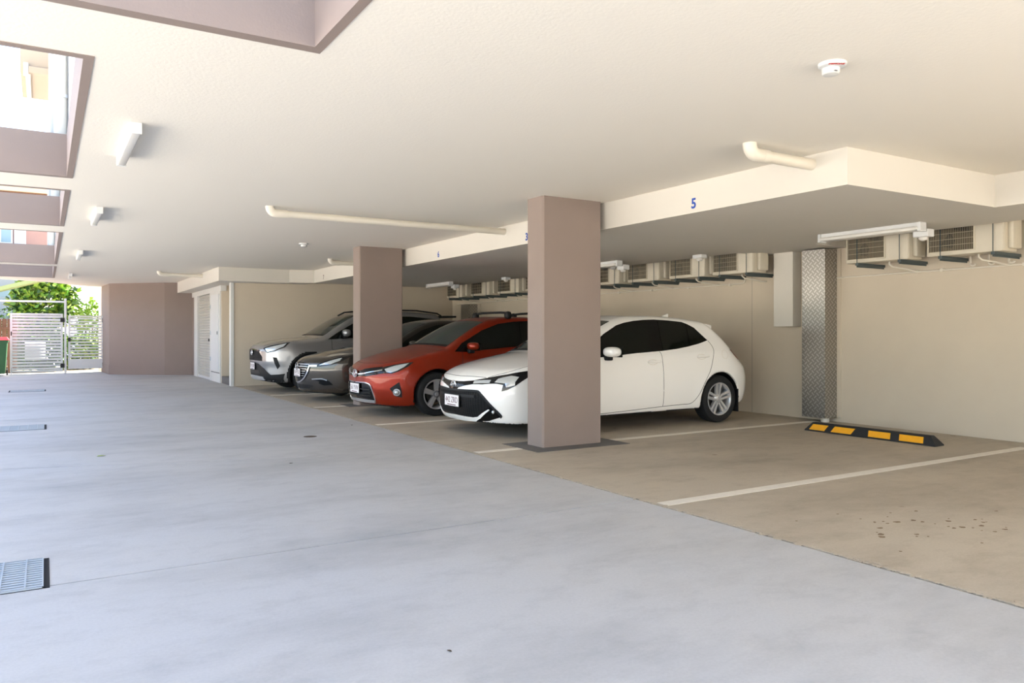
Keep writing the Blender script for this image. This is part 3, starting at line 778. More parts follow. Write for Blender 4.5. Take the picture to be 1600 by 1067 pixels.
bm = new_bm(); box(bm, -2.14, 0.495, GY-0.02, GY+0.02, 2.10, 2.15, 0.003); obj('overhead_rail', bm, 'white_metal', t)
bm = new_bm(); box(bm, -0.50, 0.02, GY+0.05, GY+0.056, 0.42, 0.98)
o = obj('gate_sign', bm, 'sign_white'); tag(centre(o), 'white sign panel hung behind the wide slatted gate', 'sign')

# wheelie bin
t = thing('wheelie_bin', 'green wheelie bin with red lid by the timber fence', 'bin', (-1.15, 25.7, 0))
bm = new_bm()
def frustum(bm, x, y, w0, d0, w1, d1, z0, z1):
    a = [bm.verts.new((x+sx*w0/2, y+sy*d0/2, z0)) for sx, sy in ((-1,-1),(1,-1),(1,1),(-1,1))]
    b = [bm.verts.new((x+sx*w1/2, y+sy*d1/2, z1)) for sx, sy in ((-1,-1),(1,-1),(1,1),(-1,1))]
    bm.faces.new(a[::-1]); bm.faces.new(b)
    for k in range(4): bm.faces.new((a[k], a[(k+1) % 4], b[(k+1) % 4], b[k]))
frustum(bm, -1.15, 25.7, 0.40, 0.46, 0.52, 0.60, 0.06, 0.98); frustum(bm, -1.15, 25.7, 0.56, 0.64, 0.56, 0.64, 0.94, 1.0)
obj('body', bm, 'bin_green', t)
bm = new_bm(); frustum(bm, -1.15, 25.69, 0.60, 0.68, 0.50, 0.58, 1.0, 1.08); obj('lid', bm, 'bin_red', t)
bm = new_bm(); tube(bm, [(-1.38, 26.02, 0.98), (-0.92, 26.02, 0.98)], 0.016, 8); obj('handle', bm, 'bin_green', t)
for s in (-0.24, 0.24):
    bm = new_bm(); lathe(bm, [(0.1, -0.02), (0.1, 0.02)], (-1.15+s, 25.95, 0.1), 0, 16); obj('wheel', bm, 'black', t)

# timber fence behind the bin
t = thing('timber_fence', 'brown timber paling fence behind the green bin', 'fence', (-2.0, 27.4, 0))
for k in range(20):
    x = -3.3 + 0.13*k
    bm = new_bm(); box(bm, x, x+0.118, 27.4, 27.42, 0, 1.62, 0.002); obj('paling', bm, 'timber', t)
for z in (0.4, 1.3):
    bm = new_bm(); box(bm, -3.3, -0.7, 27.37, 27.40, z, z+0.08); obj('rail', bm, 'timber', t)

bm = new_bm(); box(bm, -6, 8, 27.0, 34.0, -0.10, -0.02)
struct('ground_added_bed', bm, 'bounce_cut_ground', 'dark garden bed added beyond the gates to cut bounced daylight', 'garden bed')  # dark ground added to weaken sunlight bouncing onto gates and far walls
# planting beyond the gates
def shrub(label, cx, cy, zc, rx, ry, rz, n, mats, size, seed, trunk=True, group='plants beyond the gates', name='leafy_shrub'):
    rg = random.Random(seed)
    t = thing(name, label, 'plant', (cx, cy, 0), group)
    for mi, mm in enumerate(mats):
        bm = new_bm()
        for i in range(n//len(mats)):
            th = rg.random()*2*PI; ph = math.acos(1-2*rg.random()); rr = 0.55 + 0.5*rg.random()**0.6
            p = Vector((cx+rx*rr*math.sin(ph)*math.cos(th), cy+ry*rr*math.sin(ph)*math.sin(th), zc+rz*rr*math.cos(ph)))
            if p.z < 0.03: continue
            d = Vector((rg.gauss(0, 1), rg.gauss(0, 1), rg.gauss(0, .7))).normalized(); u = d.cross(Vector((rg.random(), rg.random(), rg.random()))).normalized()
            s = size*(0.6+0.8*rg.random()); nn = d.cross(u)
            pts = [p, p+d*s*0.35+u*s*0.28-nn*0.04*s, p+d*s-nn*0.15*s, p+d*s*0.35-u*s*0.28-nn*0.04*s]
            vv = [bm.verts.new(q) for q in pts]; bm.faces.new((vv[0], vv[1], vv[2])); bm.faces.new((vv[0], vv[2], vv[3]))
        obj('foliage', bm, mm, t)['kind'] = 'stuff'
    if trunk:
        bm = new_bm()
        for k in range(5):
            a = 2*PI*k/5; tube(bm, [(cx, cy, 0.0), (cx+0.05*math.cos(a), cy+0.05*math.sin(a), zc*0.4), (cx+rx*0.5*math.cos(a), cy+ry*0.5*math.sin(a), zc+rz*0.25)], [0.05, 0.04, 0.012], 7)
        obj('stems', bm, 'bark', t, True)
    return t
shrub('large bright green leafy bush above the wide gate', 0.0, 32.6, 2.35, 1.05, 0.9, 1.05, 2600, ('leaf_a', 'leaf_b', 'leaf_c'), 0.22, 3)
shrub('yellow green feathery bush above the narrow gate', 1.4, 31.3, 1.25, 0.5, 0.6, 1.15, 1300, ('leaf_c', 'leaf_a'), 0.14, 5)
shrub('low dense green bush behind the narrow gate', 0.95, 29.5, 0.55, 0.7, 0.5, 0.6, 1500, ('leaf_c', 'leaf_a', 'leaf_b'), 0.13, 8)
shrub('dark hedge added behind the wide gate to shade its gaps', -0.15, 28.2, 0.75, 0.75, 0.4, 0.75, 2200, ('leaf_b', 'leaf_b', 'leaf_a'), 0.13, 12)  # dark foliage added to stand for shade seen between the slats
shrub('dark clipped hedge above the timber fence', -1.9, 31.2, 1.2, 1.4, 0.5, 0.9, 1800, ('leaf_b', 'leaf_a'), 0.11, 9)

# shade canopy sloping over the side yard
t = thing('shade_canopy', 'pale green sloping canopy roof beyond the wide gate', 'canopy', (-0.9, 29.6, 2.3))
bm = new_bm()
for k, (xa, za, xb, zb) in enumerate(((-3.0, 1.98, 0.30, 3.02),)):
    v = [bm.verts.new(p) for p in ((xa, 29.2, za), (xb, 29.2, zb), (xb, 30.1, zb), (xa, 30.1, za), (xa, 29.2, za+0.13), (xb, 29.2, zb+0.13), (xb, 30.1, zb+0.13), (xa, 30.1, za+0.13))]
    for f in ((3,2,1,0),(4,5,6,7),(0,1,5,4),(1,2,6,5),(2,3,7,6),(3,0,4,7)): bm.faces.new([v[i] for i in f])
obj('sheet', bm, 'awning', t)
for x, z in ((-2.6, 2.1),):
    bm = new_bm(); tube(bm, [(x, 29.6, 0), (x, 29.6, z)], 0.03, 10); obj('post', bm, 'galv', t)

# neighbouring houses
t = thing('neighbour_house', 'pink and grey two storey house with balcony beyond the gates', 'house', (-3.3, 38, 0))
bm = new_bm(); box(bm, -8, 0.2, 35, 41, 3.55, 6.3); obj('upper_wall', bm, 'house_pink', t)
bm = new_bm(); box(bm, -8, -0.1, 35.3, 41, -0.1, 3.55); obj('lower_wall', bm, 'house_grey', t)
bm = new_bm(); box(bm, -8.4, 0.5, 34.5, 41.4, 6.3, 6.55); obj('fascia', bm, 'timber', t)
bm = new_bm(); box(bm, -8.4, 0.55, 34.4, 41.5, 6.55, 6.9); obj('roof_edge', bm, 'eave', t)
for x0, x1, z0, z1, mm in ((-2.2, -1.05, 4.6, 5.9, 'house_glass'), (-1.0, -0.62, 4.6, 5.9, 'curtain')):
    bm = new_bm(); box(bm, x0, x1, 34.93, 35.02, z0, z1); w = obj('window', bm, 'white_metal', t)
    bm = new_bm(); box(bm, x0+0.05, x1-0.05, 34.90, 34.94, z0+0.06, z1-0.06); obj('pane', bm, mm, w)
    for q in range(1, 3):
        xq = x0 + (x1-x0)*q/3; bm = new_bm(); box(bm, xq-0.012, xq+0.012, 34.88, 34.93, z0, z1); obj('glazing_bar', bm, 'white_metal', w)
bm = new_bm(); box(bm, -8.0, -0.55, 34.2, 34.9, 4.40, 4.55); obj('balcony_slab', bm, 'house_white', t)
bm = new_bm(); box(bm, -2.0, -0.95, 35.22, 35.32, 2.45, 2.95); w = obj('window', bm, 'house_glass', t)
bm = new_bm(); box(bm, -4.0, -0.55, 34.2, 35.3, 1.55, 1.7); obj('balcony_slab', bm, 'house_white', t)
bm = new_bm()
box(bm, -4.0, -0.55, 34.22, 34.26, 2.48, 2.53)
for k in range(24): box(bm, -3.9+0.14*k, -3.88+0.14*k, 34.23, 34.25, 1.7, 2.48)
obj('railing', bm, 'alloy_dark', t)
t = thing('white_house', 'plain white house wall with pinkish roof edge beyond the narrow gate', 'house', (3.5, 44, 0))
bm = new_bm(); box(bm, 0.9, 8, 42, 46, -0.1, 3.55); obj('wall', bm, 'house_white', t)
bm = new_bm(); box(bm, 0.7, 8.2, 41.7, 46.2, 3.55, 3.72); obj('roof_edge', bm, 'house_pink', t)
t = thing('wall_downpipe', 'thick white downpipe at the corner of the angled wall', 'pipe', (1.52, 27.3, 0))
bm = new_bm(); tube(bm, [(1.50, 27.3, 0), (1.50, 27.3, 2.62)], 0.06, 16); obj('pipe', bm, 'pvc', t, True, angle=40)
# ---------------------------------------------------------------- car body shapes (smooth implicit surfaces)
def pch(pts):
    """monotone cubic curve through points, straight beyond its ends"""
    a = np.array(pts, float); X, Y = a[:, 0], a[:, 1]
    h = np.diff(X); dl = np.diff(Y) / h
    m = np.zeros(len(X)); m[0] = dl[0]; m[-1] = dl[-1]
    for i in range(1, len(X) - 1):
        if dl[i-1] * dl[i] > 0:
            w1 = 2*h[i] + h[i-1]; w2 = h[i] + 2*h[i-1]
            m[i] = (w1 + w2) / (w1/dl[i-1] + w2/dl[i])
    def fn(x):
        x = np.asarray(x, float)
        i = np.clip(np.searchsorted(X, x) - 1, 0, len(X) - 2)
        hh = h[i]; t = (x - X[i]) / hh
        tc = np.clip(t, 0, 1)
        v = ((1+2*tc)*(1-tc)**2)*Y[i] + tc*(1-tc)**2*hh*m[i] + tc*tc*(3-2*tc)*Y[i+1] + tc*tc*(tc-1)*hh*m[i+1]
        v = v + np.where(t < 0, t*hh*m[0], 0) + np.where(t > 1, (t-1)*hh*m[-1], 0)
        return v
    return fn

def lut(pts, lo, hi, n=3000):
    """fast lookup of pch and its slope"""
    fn = pch(pts); g = np.linspace(lo, hi, n); v = fn(g); s = np.gradient(v, g)
    return (lambda x: np.interp(x, g, v)), (lambda x: np.interp(x, g, s))

def smax(a, b, k):
    h = np.maximum(k - np.abs(a - b), 0) / k
    return np.maximum(a, b) + h*h*k*0.25

def make_body(P):
    L, hw = P['L'], P['hw']
    T, Ts = lut(P['top'], -1, L + 1)
    B, _ = lut(P['bot'], -1, L + 1)
    PL, _ = lut(P['plan'], -1, L + 1)
    SE, SEs = lut(P['sec'], -1, 3)
    FX, FXs = lut(P['nose'], -1, 3)
    PF, PFs = lut(P['pf'], 0, 1.6)
    RX, RXs = lut(P['tail'], -1, 3)
    PR, PRs = lut(P['pr'], 0, 1.6)
    wr, ra, rise, ct, cr = P['R'], P['ra'], P.get('rise', 0.03), P.get('ct', 0.16), P.get('cr', 0.07)
    fl = P.get('flare', 0.014)
    def f(p):
        x, y, z = p[..., 0], p[..., 1], p[..., 2]
        ay = np.abs(y)
        xe = x - ct*ay*ay
        ft = (z - T(xe) + cr*ay*ay) / np.sqrt(1 + Ts(xe)**2)
        zs = z - rise*(x - 0.5*L)
        w = hw + PL(x) + SE(zs)
        well = None
        for wx in P['wheels']:
            r = np.hypot(x - wx, z - wr)
            w = w + fl*np.exp(-((r - ra - 0.02)/0.07)**2)*(z < 0.95)
            c = np.maximum(r - ra, (hw - 0.33) - ay)
            well = c if well is None else np.minimum(well, c)
        fs = (ay - w) / np.sqrt(1 + SEs(zs)**2)
        ff = (FX(z) + PF(ay) - x) / np.sqrt(1 + PFs(ay)**2 + FXs(z)**2)
        fr = (x - (L - RX(z) - PR(ay))) / np.sqrt(1 + PRs(ay)**2 + RXs(z)**2)
        fb = B(x) - z
        g = smax(ft, fs, P.get('k_shoulder', 0.07))
        g = smax(g, ff, P.get('k_nose', 0.07))
        g = smax(g, fr, P.get('k_tail', 0.05))
        g = smax(g, fb, 0.05)
        for cut in P.get('cuts', ()):
            g = smax(g, -cut(x, ay, z), 0.02)
        return smax(g, -well, 0.008)
    return f

def grad(f, p, e=0.002):
    g = np.empty_like(p)
    for i in range(3):
        d = np.zeros(3); d[i] = e
        g[..., i] = f(p + d) - f(p - d)
    n = np.linalg.norm(g, axis=-1, keepdims=True)
    return g / np.maximum(n, 1e-9), n[..., 0]/(2*e)

def surface_net(f, lo, hi, h):
    """quads of the surface f = 0, corners drawn onto it"""
    ax = [np.arange(lo[i], hi[i] + h, h) for i in range(3)]
    G = np.stack(np.meshgrid(*ax, indexing='ij'), -1)
    V = f(G); ins = V < 0
    nx, ny, nz = V.shape
    acc = np.zeros((nx-1, ny-1, nz-1, 3)); cnt = np.zeros((nx-1, ny-1, nz-1))
    for d in range(3):
        sl0 = [slice(None)]*3; sl1 = [slice(None)]*3
        sl0[d] = slice(0, -1); sl1[d] = slice(1, None)
        a, b = V[tuple(sl0)], V[tuple(sl1)]
        cr_ = (a < 0) != (b < 0)
        idx = np.argwhere(cr_)
        t = a[cr_] / (a[cr_] - b[cr_])
        pos = G[tuple(sl0)][cr_].copy(); pos[:, d] += t*h
        o = [i for i in range(3) if i != d]
        for s0 in (0, 1):
            for s1 in (0, 1):
                c = idx.copy(); c[:, o[0]] -= s0; c[:, o[1]] -= s1
                ok = (c >= 0).all(1) & (c[:, 0] < nx-1) & (c[:, 1] < ny-1) & (c[:, 2] < nz-1)
                cc = c[ok]
                np.add.at(acc, (cc[:, 0], cc[:, 1], cc[:, 2]), pos[ok]); np.add.at(cnt, (cc[:, 0], cc[:, 1], cc[:, 2]), 1)
    has = cnt > 0
    ids = -np.ones(cnt.shape, int); ids[has] = np.arange(has.sum())
    P = acc[has] / cnt[has][:, None]
    quads = []
    for d in range(3):
        sl0 = [slice(None)]*3; sl1 = [slice(None)]*3
        sl0[d] = slice(0, -1); sl1[d] = slice(1, None)
        a, b = ins[tuple(sl0)], ins[tuple(sl1)]
        idx = np.argwhere(a != b)
        up = a[a != b]
        o = [(d+1) % 3, (d+2) % 3]
        ok = (idx[:, o[0]] > 0) & (idx[:, o[1]] > 0)
        idx, up = idx[ok], up[ok]
        q = []
        for s0, s1 in ((1, 1), (0, 1), (0, 0), (1, 0)):
            c = idx.copy(); c[:, o[0]] -= s0; c[:, o[1]] -= s1
            q.append(ids[c[:, 0], c[:, 1], c[:, 2]])
        q = np.stack(q, 1)
        q[~up] = q[~up][:, ::-1]
        quads.append(q)
    Q = np.concatenate(quads)
    for _ in range(3):
        g, m = grad(f, P)
        P = P - g * np.clip(f(P)/np.maximum(m, 0.3), -0.01, 0.01)[:, None]
    g, m = grad(f, P)
    return P, Q, g

def march(f, org, d, tmax=4.0, step=0.02):
    """first hit of rays with f = 0; nan where none"""
    org = np.atleast_2d(np.asarray(org, float)); d = np.broadcast_to(np.asarray(d, float), org.shape)
    t = np.zeros(len(org)); hit = np.zeros(len(org), bool); t0 = t.copy()
    n = int(tmax/step)
    for i in range(n):
        act = ~hit
        if not act.any(): break
        tt = (i+1)*step
        v = f(org[act] + d[act]*tt)
        w = np.where(act)[0]
        nw = w[v < 0]
        hit[nw] = True; t0[nw] = tt
    lo, hi = t0 - step, t0.copy()
    for _ in range(14):
        m = 0.5*(lo+hi); v = f(org + d*m[:, None])
        hi = np.where(v < 0, m, hi); lo = np.where(v < 0, lo, m)
    res = org + d*hi[:, None]
    res[~hit] = np.nan
    return res

COMMON = dict(rise=0.02)
WHITE = dict(L=4.375, hw=0.880, R=0.315, ra=0.362, wheels=(0.93, 3.57), rise=0.035, ct=0.16, cr=0.07,
    top=[(-.5, .30), (-.05, .60), (.03, .675), (.12, .735), (.3, .80), (.6, .875), (.9, .935), (1.08, .968), (1.16, 1.0), (1.5, 1.185), (1.8, 1.33),
         (2.0, 1.395), (2.25, 1.432), (2.6, 1.438), (3.0, 1.422), (3.4, 1.38), (3.65, 1.34), (3.9, 1.28), (4.2, 1.10), (4.4, .90)],
    bot=[(0, .165), (.4, .15), (.8, .17), (1.5, .185), (3, .19), (4, .22), (4.375, .27)],
    plan=[(0, -.04), (.5, -.005), (.95, 0), (1.5, -.012), (2.6, -.012), (3.3, .0), (3.7, .005), (4.1, -.02), (4.4, -.07)],
    sec=[(.10, -.10), (.2, -.045), (.33, -.012), (.5, 0), (.64, -.004), (.78, -.024), (.90, -.05), (.97, -.085), (1.1, -.145), (1.25, -.222), (1.42, -.325), (1.6, -.45)],
    nose=[(.1, .17), (.17, .07), (.28, .02), (.42, 0), (.56, .005), (.66, .035), (.76, .12), (1.0, .5)],
    pf=[(0, 0), (.25, .018), (.45, .062), (.6, .13), (.72, .24), (.80, .37), (.86, .56), (.92, .9)],
    tail=[(.2, .14), (.3, .05), (.42, .01), (.55, 0), (.71, .03), (.83, .14), (.96, .28), (1.11, .46), (1.2, .58), (1.4, .85)],
    pr=[(0, 0), (.4, .015), (.6, .07), (.70, .14), (.78, .24), (.84, .36), (.88, .5), (.92, .8)])
TAIL_UPRIGHT = [(.2, .14), (.3, .05), (.42, .01), (.55, 0), (.7, .02), (.85, .07), (1.0, .16), (1.3, .4)]
TAIL_ROUND = [(0, 0), (.4, .015), (.6, .06), (.73, .14), (.82, .27), (.88, .5), (.92, .8)]
RED = dict(WHITE, tail=TAIL_UPRIGHT, pr=TAIL_ROUND, L=4.275, hw=0.868, R=0.316, ra=0.365, wheels=(0.925, 3.525), rise=0.03,
    top=[(-.5, .34), (-.05, .63), (.02, .70), (.1, .755), (.3, .83), (.6, .915), (.9, .985), (1.02, 1.01), (1.1, 1.045), (1.4, 1.205), (1.75, 1.37),
         (1.95, 1.43), (2.2, 1.458), (2.6, 1.462), (3.1, 1.44), (3.5, 1.39), (3.8, 1.32), (3.95, 1.2), (4.1, 1.0), (4.2, .86), (4.3, .70)],
    plan=[(0, -.04), (.5, -.005), (.95, 0), (1.5, -.01), (2.6, -.01), (3.3, .0), (3.7, .0), (4.1, -.02), (4.4, -.07)],
    sec=[(.10, -.10), (.2, -.045), (.33, -.012), (.5, 0), (.64, -.004), (.8, -.02), (.93, -.045), (1.0, -.08), (1.12, -.135), (1.28, -.215), (1.45, -.32), (1.6, -.44)],
    nose=[(.1, .17), (.17, .07), (.28, .02), (.42, 0), (.56, .0), (.66, .02), (.76, .09), (1.0, .5)])
BROWN = dict(WHITE, L=4.55, hw=0.89, R=0.325, ra=0.372, wheels=(1.03, 3.73), rise=0.03, ct=0.18,
    top=[(-0.5, 0.34), (-0.05, 0.63), (0.021, 0.7), (0.105, 0.755), (0.4, 0.825), (0.7, 0.895), (1.05, 0.955), (1.3, 0.99), (1.42, 1.03), (1.8, 1.235), (2.05, 1.35), (2.3, 1.425), (2.6, 1.455), (2.9, 1.452), (3.3, 1.42), (3.7, 1.36), (4, 1.28), (4.2, 1.13), (4.4, 0.98), (4.52, 0.9), (4.65, 0.75)],
    sec=[(.10, -.10), (.2, -.045), (.33, -.012), (.5, 0), (.64, -.004), (.8, -.02), (.92, -.045), (1.0, -.085), (1.12, -.14), (1.28, -.22), (1.45, -.33), (1.6, -.44)],
    nose=[(.1, .17), (.17, .07), (.28, .03), (.42, .01), (.56, .0), (.66, .01), (.76, .07), (1.0, .5)],
    pf=[(0, 0), (.15, .018), (.3, .065), (.45, .135), (.6, .23), (.72, .345), (.8, .47), (.86, .66), (.92, 1.0)],
    tail=TAIL_UPRIGHT, pr=TAIL_ROUND)
SILVER = dict(WHITE, tail=TAIL_UPRIGHT, pr=TAIL_ROUND, L=4.6, hw=0.922, R=0.355, ra=0.41, wheels=(0.935, 3.625), rise=0.03, ct=0.14, cr=0.05, flare=0.02,
    top=[(-.5, .62), (-.06, .86), (.02, .945), (.1, .99), (.3, 1.035), (.65, 1.085), (1.0, 1.12), (1.1, 1.145), (1.18, 1.18), (1.5, 1.37), (1.8, 1.53),
         (2.0, 1.605), (2.25, 1.655), (2.7, 1.685), (3.3, 1.67), (3.8, 1.63), (4.15, 1.57), (4.3, 1.45), (4.45, 1.2), (4.55, 1.02), (4.7, .8)],
    bot=[(0, .24), (.4, .2), (.8, .2), (1.5, .21), (3, .21), (4, .24), (4.6, .32)],
    plan=[(0, -.04), (.5, -.005), (.95, 0), (1.5, -.012), (2.6, -.012), (3.3, .0), (3.7, .005), (4.2, -.02), (4.6, -.07)],
    sec=[(.10, -.10), (.22, -.05), (.36, -.012), (.55, 0), (.75, -.004), (.92, -.02), (1.05, -.04), (1.13, -.075), (1.3, -.135), (1.45, -.2), (1.66, -.30), (1.8, -.4)],
    nose=[(.1, .2), (.22, .07), (.34, .03), (.5, .02), (.65, .0), (.82, .0), (.92, .03), (1.1, .3)],
    pf=[(0, 0), (.3, .015), (.5, .05), (.65, .11), (.76, .20), (.84, .32), (.90, .50), (.96, .85)])
# ================================================================== CARS
def dense(pts, n=4, closed=False):
    """rounded curve through the given points"""
    P_ = [Vector(p) for p in pts]; m = len(P_); out = []
    rng_ = range(m if closed else m-1)
    for i in rng_:
        p0 = P_[(i-1) % m] if closed or i > 0 else P_[i]; p1 = P_[i]; p2 = P_[(i+1) % m]
        p3 = P_[(i+2) % m] if closed or i+2 < m else p2
        for k in range(n):
            t = k/n
            out.append(0.5*((2*p1) + (p2-p0)*t + (2*p0-5*p1+4*p2-p3)*t*t + (3*p1-p0-3*p2+p3)*t**3))
    if not closed: out.append(P_[-1])
    return out

def mirror(pts): return [(p[0], -p[1], p[2]) for p in pts]

def full(half):
    """outline from a half that starts and ends on the centre line"""
    return list(half) + [(p[0], -p[1], p[2]) for p in reversed(half) if abs(p[1]) > 1e-6]

class Shell:
    def __init__(self, P): self.P = P; self.f = make_body(P)
    def snap(self, pts, D, off):
        pts = np.array([tuple(p) for p in pts], float); D = np.array(D, float)
        q = march(self.f, pts + D*0.35, -D, tmax=0.8, step=0.01)
        bad = np.isnan(q).any(1); q[bad] = pts[bad]
        g, _ = grad(self.f, q)
        return q + g*off, g
    def patch(self, name, outline, m, parent, off=0.004, D=None, cell=0.06, smooth=0, skirt=0.012, label=None):
        """sheet of trim following the body inside an outline"""
        pts = [Vector(p) for p in (dense(outline, smooth, True) if smooth else outline)]
        if D is None:
            _, g = self.snap(pts, (0, 0, 0), 0) if False else (None, grad(self.f, np.array([tuple(p) for p in pts]))[0])
            D = g.mean(0); D = D/np.linalg.norm(D)
        D = Vector(D).normalized()
        U = D.cross(Vector((0, 0, 1)));  U = U.normalized() if U.length > 0.1 else Vector((1, 0, 0)); V_ = D.cross(U).normalized()
        bm = bmesh.new()
        uv = [(p.dot(U), p.dot(V_)) for p in pts]; base = sum((p.dot(D) for p in pts))/len(pts)
        vs_ = [bm.verts.new((u, v, 0)) for u, v in uv]; f = bm.faces.new(vs_)
        bmesh.ops.triangulate(bm, faces=[f])
        for ax in (0, 1):
            lo = min(q[ax] for q in uv); hi = max(q[ax] for q in uv); k = int((hi-lo)/cell)
            for j in range(1, k+1):
                c = lo + (hi-lo)*j/(k+1); co = [0, 0, 0]; no = [0, 0, 0]; co[ax] = c; no[ax] = 1
                bmesh.ops.bisect_plane(bm, geom=bm.verts[:]+bm.edges[:]+bm.faces[:], plane_co=co, plane_no=no, dist=1e-5)
        bmesh.ops.remove_doubles(bm, verts=bm.verts[:], dist=1e-4)
        for v in bm.verts: v.co = U*v.co.x + V_*v.co.y + D*base
        bm.verts.ensure_lookup_table()
        q, g = self.snap([v.co for v in bm.verts], D, off)
        nv = len(bm.verts)
        for v, c in zip(bm.verts[:], q): v.co = Vector(c)
        bmesh.ops.recalc_face_normals(bm, faces=bm.faces[:])
        gm = Vector(g.mean(0))
        if sum((f.normal.dot(gm) for f in bm.faces)) < 0: bmesh.ops.reverse_faces(bm, faces=bm.faces[:])
        be = [e for e in bm.edges if e.is_boundary]
        gd = {v.index: Vector(n) for v, n in zip(bm.verts, g)}; bm.verts.index_update()
        gd = {i: Vector(n) for i, n in enumerate(g)}
        low = {}
        for e in be:
            for v in e.verts:
                if v.index not in low or v.index >= nv: pass
        for v in {v for e in be for v in e.verts}:
            low[v] = bm.verts.new(v.co - gd[v.index]*(off+skirt))
        for e in be:
            f0 = e.link_faces[0]; a, b = e.verts
            for l in f0.loops:
                if l.edge == e: a, b = l.vert, l.link_loop_next.vert
            bm.faces.new((b, a, low[a], low[b]))
        o = obj(name, bm, m, parent, True, local=True, angle=45)
        if label: o['label'] = label
        return o
    def strip(self, name, line, width, m, parent, off=0.0015, D=None, smooth=4, taper=False, height=None):
        """narrow band along a line on the body"""
        pts = dense(line, smooth) if smooth else [Vector(p) for p in line]
        arr = np.array([tuple(p) for p in pts]); g = grad(self.f, arr)[0]
        if D is None: D = g.mean(0); D = D/np.linalg.norm(D)
        q, g = self.snap(arr, D, 0.0)
        bm = bmesh.new(); rows = []; n = len(q)
        for i in range(n):
            t = Vector(q[min(i+1, n-1)] - q[max(i-1, 0)]); nn = Vector(g[i]); s = t.cross(nn)
            s = s.normalized() if s.length > 1e-9 else Vector((0, 0, 1))
            w = width*(0.25+0.75*math.sin(PI*(0.08+0.84*i/(n-1)))) if taper else width
            c = Vector(q[i])
            rows.append([bm.verts.new(c + s*k*w/2 + nn*o_) for k, o_ in ((-1, -0.008), (-1, off), (1, off), (1, -0.008))])
        for i in range(n-1):
            for k in range(3): bm.faces.new((rows[i][k], rows[i][k+1], rows[i+1][k+1], rows[i+1][k]))
        bm.faces.new(rows[0]); bm.faces.new(rows[-1][::-1])
        bmesh.ops.recalc_face_normals(bm, faces=bm.faces[:])
        return obj(name, bm, m, parent, True, local=True, angle=40)

def car_body(sh, name_mat, parent, h=0.02, cladding=None):
    P = sh.P
    p, q, n = surface_net(sh.f, (-0.06, -1.02, 0.06), (P['L']+0.08, 1.02, max(z for _, z in P['top'])+0.06), h)
    me = bpy.data.meshes.new('body'); me.from_pydata(p.tolist(), [], q.tolist())
    for k in (name_mat, 'trim_black'): me.materials.append(MATS[k])
    c = p[q].mean(1); ay = np.abs(c[:, 1]); gz = n[q].mean(1)
    idx = np.zeros(len(q), int)
    for wx in P['wheels']:
        r = np.hypot(c[:, 0]-wx, c[:, 2]-P['R'])
        w = (r < P['ra']+0.012) & (ay < P['hw']-0.035); idx[w] = 1
        if cladding: idx[(r < P['ra']+cladding) & (ay > 0.7) & (c[:, 2] < 0.85)] = 1
    idx[(gz[:, 2] < -0.75) & (c[:, 2] < 0.3)] = 1
    if cladding: idx[(c[:, 2] < 0.40) & (c[:, 0] > 0.5)] = 1
    me.polygons.foreach_set('material_index', idx.tolist()); me.polygons.foreach_set('use_smooth', [True]*len(q))
    me.update()
    me.normals_split_custom_set_from_vertices(n.tolist())
    o = bpy.data.objects.new('body', me); COL.objects.link(o); o.parent = parent
    return o

